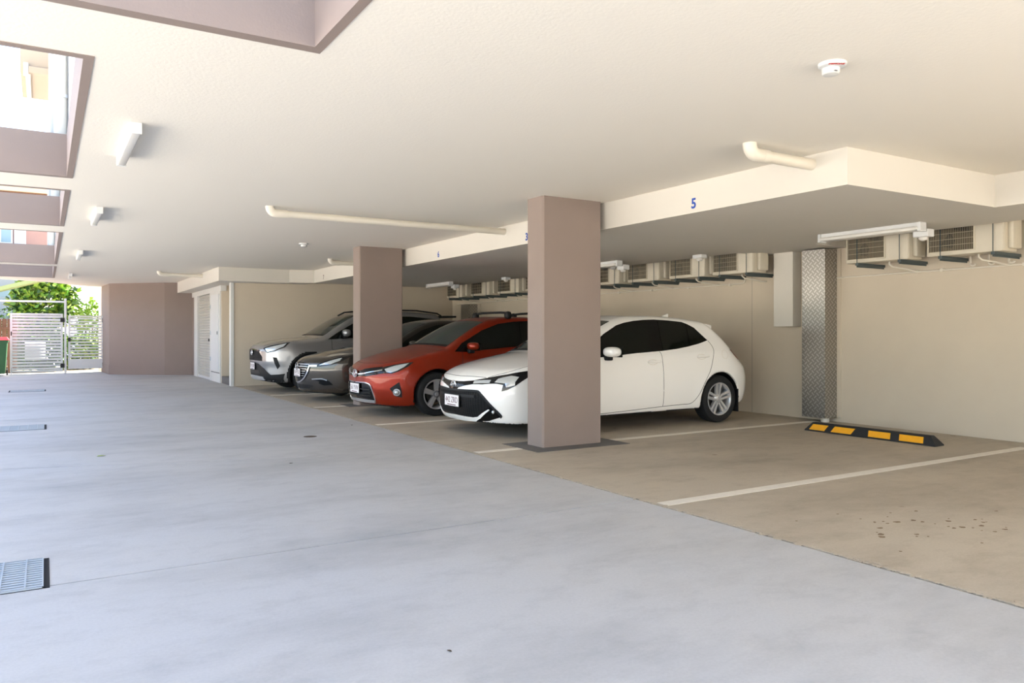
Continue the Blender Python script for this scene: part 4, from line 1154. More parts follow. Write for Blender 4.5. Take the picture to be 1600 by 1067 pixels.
def wheel(parent, x, y, s, R, rim, style):
    """s = outward direction along y"""
    w = bpy.data.objects.new('wheel', None); COL.objects.link(w); w.parent = parent; w.location = (x, y, R); w.empty_display_size = 0.1
    def la(name, prof, m, n=40, closed=True, c=(0, 0, 0)):
        bm = new_bm(); lathe(bm, [(r_, s*h_) for r_, h_ in prof], c, 1, n, closed=closed)
        return obj(name, bm, m, w, True, local=True, angle=35)
    la('tyre', [(rim-0.004, -0.095), (rim+0.02, -0.108), (R-0.04, -0.108), (R-0.012, -0.094), (R-0.001, -0.07), (R-0.001, 0.07), (R-0.012, 0.094), (R-0.04, 0.106), (rim+0.03, 0.104), (rim+0.008, 0.096), (rim-0.004, 0.085)], 'tyre', 48)
    la('rim', [(rim+0.006, 0.094), (rim+0.004, 0.100), (rim-0.008, 0.098), (rim-0.022, 0.075), (rim-0.03, 0.03), (rim-0.03, -0.09), (rim-0.02, -0.09), (rim-0.015, 0.03)], 'alloy', 48)
    la('brake_disc', [(0.06, 0.0), (0.135, 0.0), (0.135, -0.02), (0.06, -0.02)], 'brake', 28)
    la('hub', [(0.001, 0.078), (0.05, 0.078), (0.07, 0.066), (0.075, 0.03), (0.001, 0.03)], 'alloy' if style != 'dark' else 'alloy_dark', 24)
    la('centre_cap', [(0.001, 0.088), (0.024, 0.087), (0.029, 0.080), (0.029, 0.07), (0.001, 0.07)], 'alloy', 20)
    n = 5
    sm = None
    for k in range(n):
        bars = ((-0.034, 0.055), (0.034, -0.055)) if style == 'double' else ((-0.02, -0.03), (0.02, 0.03))
        for j, (off0, _) in enumerate(bars):
            a = 2*PI*k/n + PI/2
            bm = new_bm()
            r0, r1 = 0.045, rim-0.012
            wd0, wd1 = (0.020, 0.024) if style == 'double' else (0.020, 0.024)
            o0, o1 = (off0*0.62, off0*1.0)
            v = []
            for rr, oo, ww, ya, yb in ((r0, o0, wd0, 0.045, 0.076), (r0+0.45*(r1-r0), (o0+o1)/2, (wd0+wd1)/2, 0.05, 0.080), (r1, o1, wd1, 0.055, 0.092)):
                for du, hh in ((-ww, ya), (-ww*0.72, yb), (ww*0.72, yb), (ww, ya)):
                    u = oo + du
                    px = rr*math.cos(a) - u*math.sin(a); pz = rr*math.sin(a) + u*math.cos(a)
                    v.append(bm.verts.new((px, s*hh, pz)))
            for i in range(2):
                for q in range(4): bm.faces.new((v[4*i+q], v[4*i+(q+1) % 4], v[4*i+4+(q+1) % 4], v[4*i+4+q]))
            bm.faces.new(v[0:4]); bm.faces.new(v[8:12]); bmesh.ops.recalc_face_normals(bm, faces=bm.faces[:])
            obj('spoke', bm, 'alloy', w, local=True)
        a = 2*PI*(k+0.5)/n + PI/2
        bm = new_bm(); lathe(bm, [(0.010, s*0.05), (0.010, s*0.074), (0.006, s*0.08)], (0.052*math.sin(a+PI/2), 0, 0), 1, 8)
        bmesh.ops.translate(bm, verts=bm.verts[:], vec=(0.052*math.cos(a)-0.052*math.sin(a+PI/2), 0, 0.052*math.sin(a)))
        obj('wheel_nut', bm, 'chrome', w, local=True)
    return w

def ellipsoid(bm, c, r, n=20, p=2.4):
    r_ = bmesh.ops.create_uvsphere(bm, u_segments=n, v_segments=n//2, radius=1.0)
    for v in r_['verts']:
        d = v.co; k = (abs(d.x)**p + abs(d.y)**p + abs(d.z)**p)**(-1/p)
        v.co = Vector((c[0]+d.x*k*r[0], c[1]+d.y*k*r[1], c[2]+d.z*k*r[2]))
    return bm

def number_plate(sh, parent, z, txt, w=0.36, h=0.134, tilt=0.0, x_extra=0.0):
    x = float(march(sh.f, [(-1, 0, z)], (1, 0, 0))[0][0]) - 0.012 - x_extra
    bm = new_bm(); box(bm, x-0.006, x, -w/2, w/2, z-h/2, z+h/2, 0.004); box(bm, x-0.002, x+0.03, -w/3, w/3, z-h/4, z+h/4)
    pl_ = obj('number_plate', bm, 'plate_white', parent, local=True)
    # a viewer facing the nose reads towards -y
    text_mesh(txt, h*0.50, 'plate_lettering', 'plate_ink', pl_, (x-0.006, 0, z+h*0.06), (0, -1, 0), (0, 0, 1), (-1, 0, 0), 0.0005, local=True, width=w*0.86, bold=-0.008)
    bm = new_bm(); box(bm, x-0.0075, x-0.006, -w*0.30, w*0.30, z-h*0.42, z-h*0.35); obj('plate_slogan', bm, 'plate_ink', pl_, local=True)
    bm = new_bm(); box(bm, x-0.004, x+0.004, -w/2-0.008, w/2+0.008, z-h/2-0.008, z+h/2+0.008, 0.003); obj('plate_holder', bm, 'trim_black', pl_, local=True)
    return pl_

def ring_emblem(parent, x, z, ry, rz, kind, back=None):
    """chrome badge of ovals, standing on the nose"""
    e = None
    bm = new_bm()
    def oval(cy, cz, a, b, t=0.006):
        pts = [(x, cy+a*math.cos(2*PI*k/24), cz+b*math.sin(2*PI*k/24)) for k in range(25)]
        tube(bm, pts, t, 6, cap=False)
    oval(0, z, ry, rz, 0.008)
    if kind == 'ovals':
        oval(0, z, ry*0.38, rz*0.92, 0.006); oval(0, z+rz*0.42, ry*0.72, rz*0.42, 0.006)
    else:
        tube(bm, [(x, -ry*0.9, z+rz*0.55), (x, -ry*0.45, z+rz*0.25), (x, 0, z-rz*0.35), (x, ry*0.45, z+rz*0.25), (x, ry*0.9, z+rz*0.55)], 0.008, 6)
    e = obj('emblem', bm, 'chrome', parent, True, local=True)
    bm = new_bm(); lathe(bm, [(1.0, 0.0), (1.0, 0.012), (0.6, 0.012)], (0, 0, 0), 0, 24)
    for v in bm.verts: v.co = Vector((x+0.006+v.co.x, v.co.y*ry, z+v.co.z*rz))
    obj('emblem_backing', bm, back or 'gloss_black', e, local=True)
    return e

def side_mirror(sh, parent, at, size, m, s, yaw=0.0):
    """door mirror; s = -1 near side, +1 far side"""
    x, y, z = at
    bm = new_bm(); ellipsoid(bm, (x, s*(y+0.12), z+0.02), size, 24, 2.6)
    mo = obj('mirror', bm, m, parent, True, local=True)
    bm = new_bm(); box(bm, x-0.04, x+0.05, min(s*(y-0.02), s*(y+0.08)), max(s*(y-0.02), s*(y+0.08)), z-0.085, z-0.03, 0.012); obj('mirror_arm', bm, 'trim_black', mo, True, local=True)
    bm = new_bm(); box(bm, x+size[0]*0.90, x+size[0]*1.02, min(s*(y+0.03), s*(y+0.21)), max(s*(y+0.03), s*(y+0.21)), z-0.045, z+0.075, 0.01); obj('mirror_glass', bm, 'glass_dark', mo, local=True)
    return mo

def both(fn):
    for s in (1, -1): fn(s)
def sided(pts, s): return pts if s == 1 else mirror(pts)     # s = 1 keeps the camera side

def roof_fin(sh, parent, x, m):
    z = float(march(sh.f, [(x, 0, 2.5)], (0, 0, -1))[0][2])
    bm = new_bm(); pts = [(x-0.13, z-0.01), (x+0.0, z+0.06), (x+0.075, z+0.085), (x+0.088, z+0.08), (x+0.085, z-0.014)]
    extrude_profile(bm, pts, 1, -0.018, 0.018); bmesh.ops.bevel(bm, geom=bm.edges[:], offset=0.006, segments=2, affect='EDGES')
    obj('antenna_fin', bm, m, parent, True, local=True, angle=50)

def add_wheels(sh, car, rim, style, inset=0.018):
    P = sh.P
    for wx in P['wheels']:
        for s in (-1, 1): wheel(car, wx, s*(P['hw']-0.108-inset), s, P['R'], rim, style)

def windscreen(sh, car, xb, xt, yb, yt, m='glass_screen', bow_b=0.20, bow_t=0.16):
    """curved front screen between cowl and roof, given in plan"""
    half = [(xb + bow_b*y*y, -y) for y in np.linspace(0, yb, 6)] + [(xt + bow_t*y*y, -y) for y in np.linspace(yt, 0, 6)]
    pts = []
    for x, y in half:
        h = march(sh.f, [(x, y, 2.5)], (0, 0, -1))[0]; pts.append(tuple(h))
    o = full([(p[0], p[1] if abs(p[1]) > 1e-6 else 0.0, p[2]) for p in pts])
    sh.patch('windscreen', o, m, car, 0.003, D=(-0.45, 0, 0.9), cell=0.12)
    line = [p for p in pts[:6]]
    wl = list(reversed([mp for mp in mirror(line)[1:]])) + line
    sh.strip('wiper_cowl', wl, 0.05, 'trim_black', car, 0.006, D=(-0.45, 0, 0.9), smooth=2)

# ---------------------------------------------------------------- white hatchback, nearest
def white_car():
    car = thing('hatchback_car', 'white hatchback parked nearest, half hidden by the wide taupe column', 'car', (4.15, 8.15, 0), 'parked cars')
    sh = Shell(WHITE)
    car_body(sh, 'car_white', car, 0.018)
    HL = [(0.059,-0.381,0.606),(0.079,-0.37,0.648),(0.169,-0.557,0.684),(0.332,-0.708,0.725),(0.577,-0.81,0.767),(0.76,-0.827,0.808),(0.66,-0.834,0.755),(0.564,-0.831,0.708),(0.381,-0.8,0.598),(0.3,-0.76,0.554),(0.246,-0.722,0.538),(0.267,-0.729,0.61),(0.21,-0.674,0.624),(0.107,-0.525,0.611)]
    LA = [(0.197,-0.655,0.637),(0.238,-0.673,0.677),(0.362,-0.752,0.71),(0.435,-0.798,0.698),(0.385,-0.794,0.642),(0.378,-0.797,0.606),(0.291,-0.752,0.582),(0.286,-0.74,0.626)]
    LB = [(0.067,-0.4,0.615),(0.083,-0.397,0.645),(0.179,-0.613,0.661),(0.159,-0.611,0.628)]
    DLO = [(1.712,-0.807,0.909),(2.147,-0.796,0.944),(2.598,-0.791,0.968),(2.851,-0.787,0.99),(3.061,-0.781,1.019),(3.261,-0.772,1.055),(3.435,-0.758,1.099),(3.354,-0.715,1.183),(3.275,-0.669,1.267),(3.182,-0.639,1.314),(3.099,-0.617,1.343),(2.864,-0.593,1.363),(2.642,-0.58,1.372),(2.461,-0.58,1.366),(2.294,-0.587,1.352),(2.126,-0.599,1.328),(1.986,-0.616,1.293),(1.742,-0.67,1.185),(1.55,-0.72,1.07),(1.36,-0.76,0.95),(1.34,-0.79,0.885)]
    GF = [(1.722,-0.803,0.92),(2.15,-0.792,0.954),(2.408,-0.79,0.967),(2.428,-0.728,1.098),(2.508,-0.597,1.343),(2.285,-0.597,1.335),(2.117,-0.609,1.31),(1.978,-0.626,1.275),(1.735,-0.687,1.165),(1.56,-0.73,1.055),(1.40,-0.77,0.935),(1.39,-0.79,0.90)]
    GR = [(2.62,-0.785,0.98),(2.855,-0.783,1.0),(3.057,-0.777,1.029),(3.094,-0.712,1.17),(3.118,-0.629,1.322),(2.855,-0.603,1.348),(2.693,-0.596,1.351),(2.636,-0.714,1.134)]
    GQ = [(3.092,-0.776,1.034),(3.265,-0.768,1.066),(3.395,-0.757,1.102),(3.333,-0.718,1.176),(3.255,-0.672,1.258),(3.15,-0.64,1.31),(3.124,-0.713,1.17)]
    for s in (1, -1):
        h = sh.patch('headlight', sided(HL, s), 'lamp_dark', car, 0.004, D=(-0.55, -0.75*s, 0.3), cell=0.05)
        sh.patch('main_lens', sided(LA, s), 'lamp_lens', h, 0.009, D=(-0.55, -0.75*s, 0.3), cell=0.05)
        sh.patch('inner_lens', sided(LB, s), 'lamp_lens', h, 0.009, D=(-0.8, -0.5*s, 0.3), cell=0.05)
        sh.patch('window_surround', sided(DLO, s), 'gloss_black', car, 0.003, D=(0, -0.93*s, 0.36), cell=0.12)
        for nm, o in (('front_side_window', GF), ('rear_side_window', GR), ('quarter_window', GQ)):
            sh.patch(nm, sided(o, s), 'glass_dark', car, 0.006, D=(0, -0.93*s, 0.36), cell=0.14)
        sh.strip('door_gap', sided([(2.549,-0.795,0.96),(2.568,-0.822,0.901),(2.56,-0.866,0.601),(2.565,-0.839,0.263)], s), 0.006, 'gap', car, 0.001)
        sh.strip('door_gap', sided([(3.441,-0.759,1.098),(3.488,-0.797,1.019),(3.478,-0.834,0.94),(3.396,-0.873,0.749),(3.255,-0.893,0.545),(3.152,-0.877,0.375),(3.05,-0.85,0.282),(2.881,-0.842,0.273),(2.565,-0.839,0.263),(2.001,-0.838,0.239),(1.5,-0.835,0.221)], s), 0.006, 'gap', car, 0.001, D=(0, -s, 0))
        sh.strip('door_gap', sided([(1.36,-0.80,0.90),(1.38,-0.85,0.7),(1.40,-0.86,0.5),(1.47,-0.84,0.222)], s), 0.006, 'gap', car, 0.001, D=(0, -s, 0))
        for hx, hz in ((2.41, 0.83), (3.255, 0.884)):
            y = abs(float(march(sh.f, [(hx, -2, hz)], (0, 1, 0))[0][1]))
            cup = [(hx+0.075*math.cos(a)-0.01, -s*y, hz+0.033*math.sin(a)) for a in np.linspace(0, 2*PI, 18)[:-1]]
            sh.strip('handle_cup', cup + cup[:1], 0.005, 'line_paint', car, 0.0015, D=(0, -s, 0), smooth=1)
            bm = new_bm(); ellipsoid(bm, (hx+0.01, -s*(y+0.014), hz+0.006), (0.115, 0.014, 0.017), 20, 2.6); obj('door_handle', bm, 'car_white', car, True, local=True)
        fu = [(3.68+0.058*math.cos(a), -0.85*s, 0.91+0.058*math.sin(a)) for a in np.linspace(0, 2*PI, 21)]
        if s == 1: sh.strip('fuel_flap', fu, 0.004, 'line_paint', car, 0.001, D=(0, -1, 0), smooth=1)
        tl = sided([(3.835,-0.79,0.972),(3.98,-0.62,0.975),(4.06,-0.45,0.96),(4.18,-0.45,0.86),(4.15,-0.62,0.835),(4.01,-0.77,0.832),(3.91,-0.788,0.90)], s)
        sh.patch('tail_light', tl, 'lamp_red', car, 0.006, D=(0.75, -0.66*s, 0.1), cell=0.06)
        side_mirror(sh, car, (1.68, 0.80, 0.95), (0.085, 0.125, 0.062), 'car_white', -s)
        sh.patch('fog_lamp_surround', sided([(0.115,-0.545,0.31),(0.172,-0.64,0.372),(0.247,-0.705,0.268),(0.243,-0.697,0.243),(0.16,-0.57,0.205),(0.11,-0.47,0.20)], s), 'gloss_black', car, 0.010, D=(-0.8, -0.55*s, 0), cell=0.06)
        p = sided([(0.183,-0.652,0.303)], s)[0]
        bm = new_bm(); ellipsoid(bm, (p[0]-0.006, p[1]-0.006*s, p[2]), (0.018, 0.02, 0.022), 14, 2); obj('fog_lamp', bm, 'lamp_lens', car, True, local=True)
        # mud flap
        bm = new_bm(); yy = -s*0.77; box(bm, 3.57+0.33, 3.57+0.345, min(yy-0.1, yy+0.1), max(yy-0.1, yy+0.1), 0.13, 0.44, 0.005); obj('mud_flap', bm, 'trim_black', car, local=True)
    GT = [(0.03,0,0.628),(0.035,-0.1,0.628),(0.043,-0.207,0.632),(0.079,-0.37,0.648),(0.059,-0.381,0.606),(0.025,-0.24,0.582),(0.014,-0.125,0.556),(0.009,-0.082,0.528),(0.005,0,0.52)]
    sh.patch('upper_grille', full(GT), 'gloss_black', car, 0.004, D=(-1, 0, 0.1), cell=0.05)
    GL = [(0.004,0,0.527),(0.009,-0.089,0.531),(0.065,-0.448,0.535),(0.086,-0.511,0.514),(0.151,-0.629,0.389),(0.247,-0.707,0.268),(0.247,-0.699,0.243),(0.174,-0.588,0.2),(0.14,-0.451,0.185),(0.05,0,0.20)]
    gl = sh.patch('lower_grille', full(GL), 'honeycomb', car, 0.005, D=(-1, 0, 0), cell=0.05)
    sh.strip('grille_rim', [(0.009,0.45,0.531),(0.006,0.0,0.527),(0.009,-0.2,0.531),(0.065,-0.448,0.535),(0.086,-0.511,0.514),(0.151,-0.629,0.389),(0.247,-0.707,0.268),(0.247,-0.699,0.243)], 0.022, 'trim_black', gl, 0.014, D=(-0.9, -0.4, 0), smooth=3)
    sh.strip('grille_rim', mirror([(0.009,-0.2,0.531),(0.065,-0.448,0.535),(0.086,-0.511,0.514),(0.151,-0.629,0.389),(0.247,-0.707,0.268),(0.247,-0.699,0.243)]), 0.022, 'trim_black', gl, 0.014, D=(-0.9, 0.4, 0), smooth=3)
    gb = []
    sh.strip('grille_bar', [(0.03,0.42,0.47),(0.0,0.0,0.465),(0.03,-0.44,0.47)], 0.03, 'trim_black', gl, 0.012, D=(-1, 0, 0), smooth=4)
    LP = [(0.045,0,0.232),(0.05,-0.2,0.226),(0.079,-0.369,0.225),(0.097,-0.457,0.240),(0.147,-0.612,0.336),(0.158,-0.623,0.326),(0.113,-0.496,0.228),(0.10,-0.40,0.188),(0.08,-0.2,0.178),(0.06,0,0.178)]
    sh.patch('front_lip', full(LP), 'car_white', car, 0.016, D=(-1, 0, 0), cell=0.05)
    sh.strip('bonnet_gap', [(0.16,0.53,0.688),(0.10,0.25,0.69),(0.075,0.0,0.69),(0.10,-0.25,0.69),(0.16,-0.53,0.688)], 0.006, 'gap', car, 0.001, D=(-0.8, 0, 0.6))
    for s in (1, -1):
        sh.strip('bonnet_gap', sided([(0.17,-0.56,0.70),(0.4,-0.70,0.76),(0.8,-0.76,0.87),(1.15,-0.76,0.94)], s), 0.006, 'gap', car, 0.001, D=(0, -0.5*s, 0.86))
    ring_emblem(car, 0.012, 0.588, 0.062, 0.043, 'ovals')
    number_plate(sh, car, 0.40, '442 ZRD')
    windscreen(sh, car, 1.13, 1.90, 0.66, 0.53)
    # roof spoiler, rear screen, antenna
    sp = [(3.42,0,1.368),(3.44,-0.4,1.345),(3.50,-0.545,1.315),(3.60,-0.575,1.30),(3.75,-0.53,1.285),(3.86,-0.3,1.30),(3.89,0,1.305)]
    z = []
    bm = new_bm()
    up = full(sp); vt = [bm.verts.new((x, y, zz+0.022)) for x, y, zz in up]; vb = [bm.verts.new((x, y, zz-0.045)) for x, y, zz in up]
    bm.faces.new(vt); bm.faces.new(vb[::-1])
    for i in range(len(up)): bm.faces.new((vt[i], vb[i], vb[(i+1) % len(up)], vt[(i+1) % len(up)]))
    bmesh.ops.recalc_face_normals(bm, faces=bm.faces[:])
    bmesh.ops.bevel(bm, geom=[e for e in bm.edges], offset=0.008, segments=2, affect='EDGES')
    obj('roof_spoiler', bm, 'car_white', car, True, local=True, angle=50)
    rs = [(3.76,0,1.22),(3.75,-0.40,1.22),(3.71,-0.565,1.20),(3.90,-0.64,1.0),(4.0,-0.3,1.0),(4.04,0,1.0)]
    sh.patch('rear_screen', full(rs), 'glass_dark', car, 0.004, D=(0.75, 0, 0.66), cell=0.1)
    roof_fin(sh, car, 3.34, 'car_white')
    add_wheels(sh, car, 0.215, 'double')
    return car
white_car()

# ---------------------------------------------------------------- red hatchback with roof bars
def red_car():
    car = thing('hatchback_car', 'burnt red hatchback with black roof bars behind the white car', 'car', (3.9, 10.8, 0), 'parked cars')
    sh = Shell(RED)
    car_body(sh, 'car_red', car, 0.02)
    HL = [(0.132,-0.536,0.684),(0.321,-0.707,0.748),(0.568,-0.813,0.783),(0.476,-0.813,0.72),(0.35,-0.78,0.657),(0.269,-0.735,0.625),(0.19,-0.663,0.628),(0.095,-0.527,0.602)]
    LA = [(0.196,-0.647,0.683),(0.314,-0.723,0.73),(0.502,-0.801,0.769),(0.423,-0.797,0.715),(0.334,-0.77,0.666),(0.255,-0.721,0.638),(0.212,-0.681,0.647)]
    DLO = [(1.222,-0.809,0.925),(1.367,-0.746,1.046),(1.754,-0.66,1.236),(2.064,-0.61,1.336),(2.365,-0.593,1.373),(2.666,-0.588,1.388),(3.0,-0.60,1.37),(3.35,-0.63,1.31),(3.5,-0.71,1.19),(3.45,-0.76,1.08),(2.8,-0.78,1.02),(2.072,-0.791,0.974),(1.4,-0.811,0.917)]
    GF = [(1.404,-0.803,0.936),(1.418,-0.75,1.035),(1.757,-0.668,1.22),(2.059,-0.619,1.318),(2.359,-0.603,1.354),(2.384,-0.622,1.325),(2.315,-0.779,1.003),(2.078,-0.781,0.993)]
    GR = [(2.40,-0.77,1.01),(2.45,-0.61,1.35),(2.67,-0.6,1.368),(3.0,-0.61,1.35),(3.1,-0.63,1.30),(3.12,-0.76,1.06)]
    for s in (1, -1):
        h = sh.patch('headlight', sided(HL, s), 'lamp_dark', car, 0.005, D=(-0.55, -0.75*s, 0.3), cell=0.05)
        sh.patch('main_lens', sided(LA, s), 'lamp_lens', h, 0.010, D=(-0.55, -0.75*s, 0.3), cell=0.05)
        sh.patch('window_surround', sided(DLO, s), 'gloss_black', car, 0.003, D=(0, -0.93*s, 0.36), cell=0.12)
        sh.patch('front_side_window', sided(GF, s), 'glass_dark', car, 0.006, D=(0, -0.93*s, 0.36), cell=0.14)
        sh.patch('rear_side_window', sided(GR, s), 'glass_dark', car, 0.006, D=(0, -0.93*s, 0.36), cell=0.14)
        sh.patch('fog_lamp_surround', sided([(0.355,-0.793,0.509),(0.389,-0.805,0.369),(0.395,-0.801,0.29),(0.317,-0.764,0.304),(0.241,-0.721,0.416)], s), 'trim_black', car, 0.006, D=(-0.65, -0.75*s, 0), cell=0.05)
        fc = sided([(0.322,-0.785,0.364)], s)[0]
        fr = [(0.322+0.042*math.cos(a)*0.76, (-0.777-0.042*math.cos(a)*0.66)*s, 0.364+0.042*math.sin(a)) for a in np.linspace(0, 2*PI, 21)]
        sh.strip('fog_lamp_ring', fr, 0.016, 'chrome', car, 0.018, D=(-0.65, -0.75*s, 0), smooth=1)
        bm = new_bm(); ellipsoid(bm, (fc[0]-0.004, fc[1]-0.003*s, fc[2]), (0.034, 0.034, 0.034), 16, 2); obj('fog_lamp', bm, 'lamp_lens', car, True, local=True)
        sh.strip('chrome_bar', sided([(0.015,-0.12,0.600),(0.031,-0.28,0.612),(0.09,-0.46,0.642),(0.175,-0.627,0.671)], s), 0.014, 'chrome', car, 0.016, D=(-0.9, -0.43*s, 0), smooth=4)
        sh.strip('door_gap', sided([(1.346,-0.811,0.917),(1.341,-0.833,0.824),(1.335,-0.85,0.6),(1.40,-0.83,0.23)], s), 0.006, 'gap', car, 0.001, D=(0, -s, 0))
        sh.strip('door_gap', sided([(2.36,-0.78,1.0),(2.37,-0.83,0.85),(2.38,-0.85,0.6),(2.38,-0.83,0.24)], s), 0.006, 'gap', car, 0.001, D=(0, -s, 0))
        sh.strip('grille_frame', sided([(0.006,-0.02,0.482),(0.011,-0.171,0.484),(0.040,-0.36,0.484),(0.066,-0.464,0.438),(0.111,-0.513,0.258),(0.118,-0.50,0.215)], s), 0.014, 'chrome', car, 0.012, D=(-0.95, -0.3*s, 0), smooth=3)
        side_mirror(sh, car, (1.47, 0.80, 0.985), (0.075, 0.115, 0.058), 'car_red', -s)
        sh.strip('bonnet_gap', sided([(0.21,-0.5,0.77),(0.45,-0.70,0.81),(0.8,-0.75,0.9),(1.1,-0.76,0.98)], s), 0.006, 'gap', car, 0.001, D=(0, -0.5*s, 0.86))
    sh.patch('upper_grille', full([(0.01,0,0.635),(0.03,-0.15,0.655),(0.058,-0.261,0.68),(0.19,-0.588,0.718),(0.19,-0.639,0.683),(0.107,-0.549,0.606),(0.032,-0.33,0.576),(0.0,0,0.56)]), 'gloss_black', car, 0.004, D=(-1, 0, 0.1), cell=0.05)
    gl = sh.patch('lower_grille', full([(0.0,0,0.478),(0.011,-0.171,0.480),(0.043,-0.375,0.478),(0.064,-0.455,0.434),(0.106,-0.5,0.257),(0.11,-0.485,0.215),(0.05,0,0.215)]), 'gloss_black', car, 0.004, D=(-1, 0, 0), cell=0.05)
    for z in (0.30, 0.345, 0.39):
        sh.strip('grille_bar', [(0.05,0.44,z),(0.0,0,z),(0.05,-0.44,z)], 0.014, 'trim_black', gl, 0.012, D=(-1, 0, 0))
    sh.patch('front_lip', full([(0.03,0,0.243),(0.05,-0.25,0.242),(0.108,-0.494,0.240),(0.115,-0.49,0.205),(0.06,-0.25,0.205),(0.05,0,0.205)]), 'alloy', car, 0.016, D=(-1, 0, 0), cell=0.06)
    sh.strip('bonnet_gap', [(0.21,0.5,0.77),(0.15,0.25,0.765),(0.12,0.0,0.76),(0.15,-0.25,0.765),(0.21,-0.5,0.77)], 0.006, 'gap', car, 0.001, D=(-0.7, 0, 0.7))
    ring_emblem(car, -0.008, 0.608, 0.082, 0.057, 'ovals', back='car_red')
    number_plate(sh, car, 0.395, '561 YVW')
    windscreen(sh, car, 1.07, 1.80, 0.67, 0.54)
    add_wheels(sh, car, 0.212, 'dark')
    # roof bars: feet on the roof sides and cross beams
    for xb in (2.30, 3.05):
        r = bpy.data.objects.new('roof_bar', None); COL.objects.link(r); r.parent = car; r.location = (xb, 0, 1.46)
        zr = float(march(sh.f, [(xb, -0.50, 2.5)], (0, 0, -1))[0][2])
        top = 1.515
        bm = new_bm(); pts = [(xb, -0.52, top-0.02), (xb, -0.46, top), (xb, -0.3, top+0.008), (xb, 0, top+0.01), (xb, 0.3, top+0.008), (xb, 0.46, top), (xb, 0.52, top-0.02)]
        tube(bm, pts, 0.019, 10); bmesh.ops.translate(bm, verts=bm.verts[:], vec=(-xb, 0, -1.46)); obj('beam', bm, 'trim_black', r, True, local=True)
        for s in (-1, 1):
            bm = new_bm(); ellipsoid(bm, (0, s*0.525, (zr+top)/2-1.46), (0.05, 0.06, (top-zr)/2+0.022), 18, 3.0); obj('foot', bm, 'trim_black', r, True, local=True)
    return car
red_car()

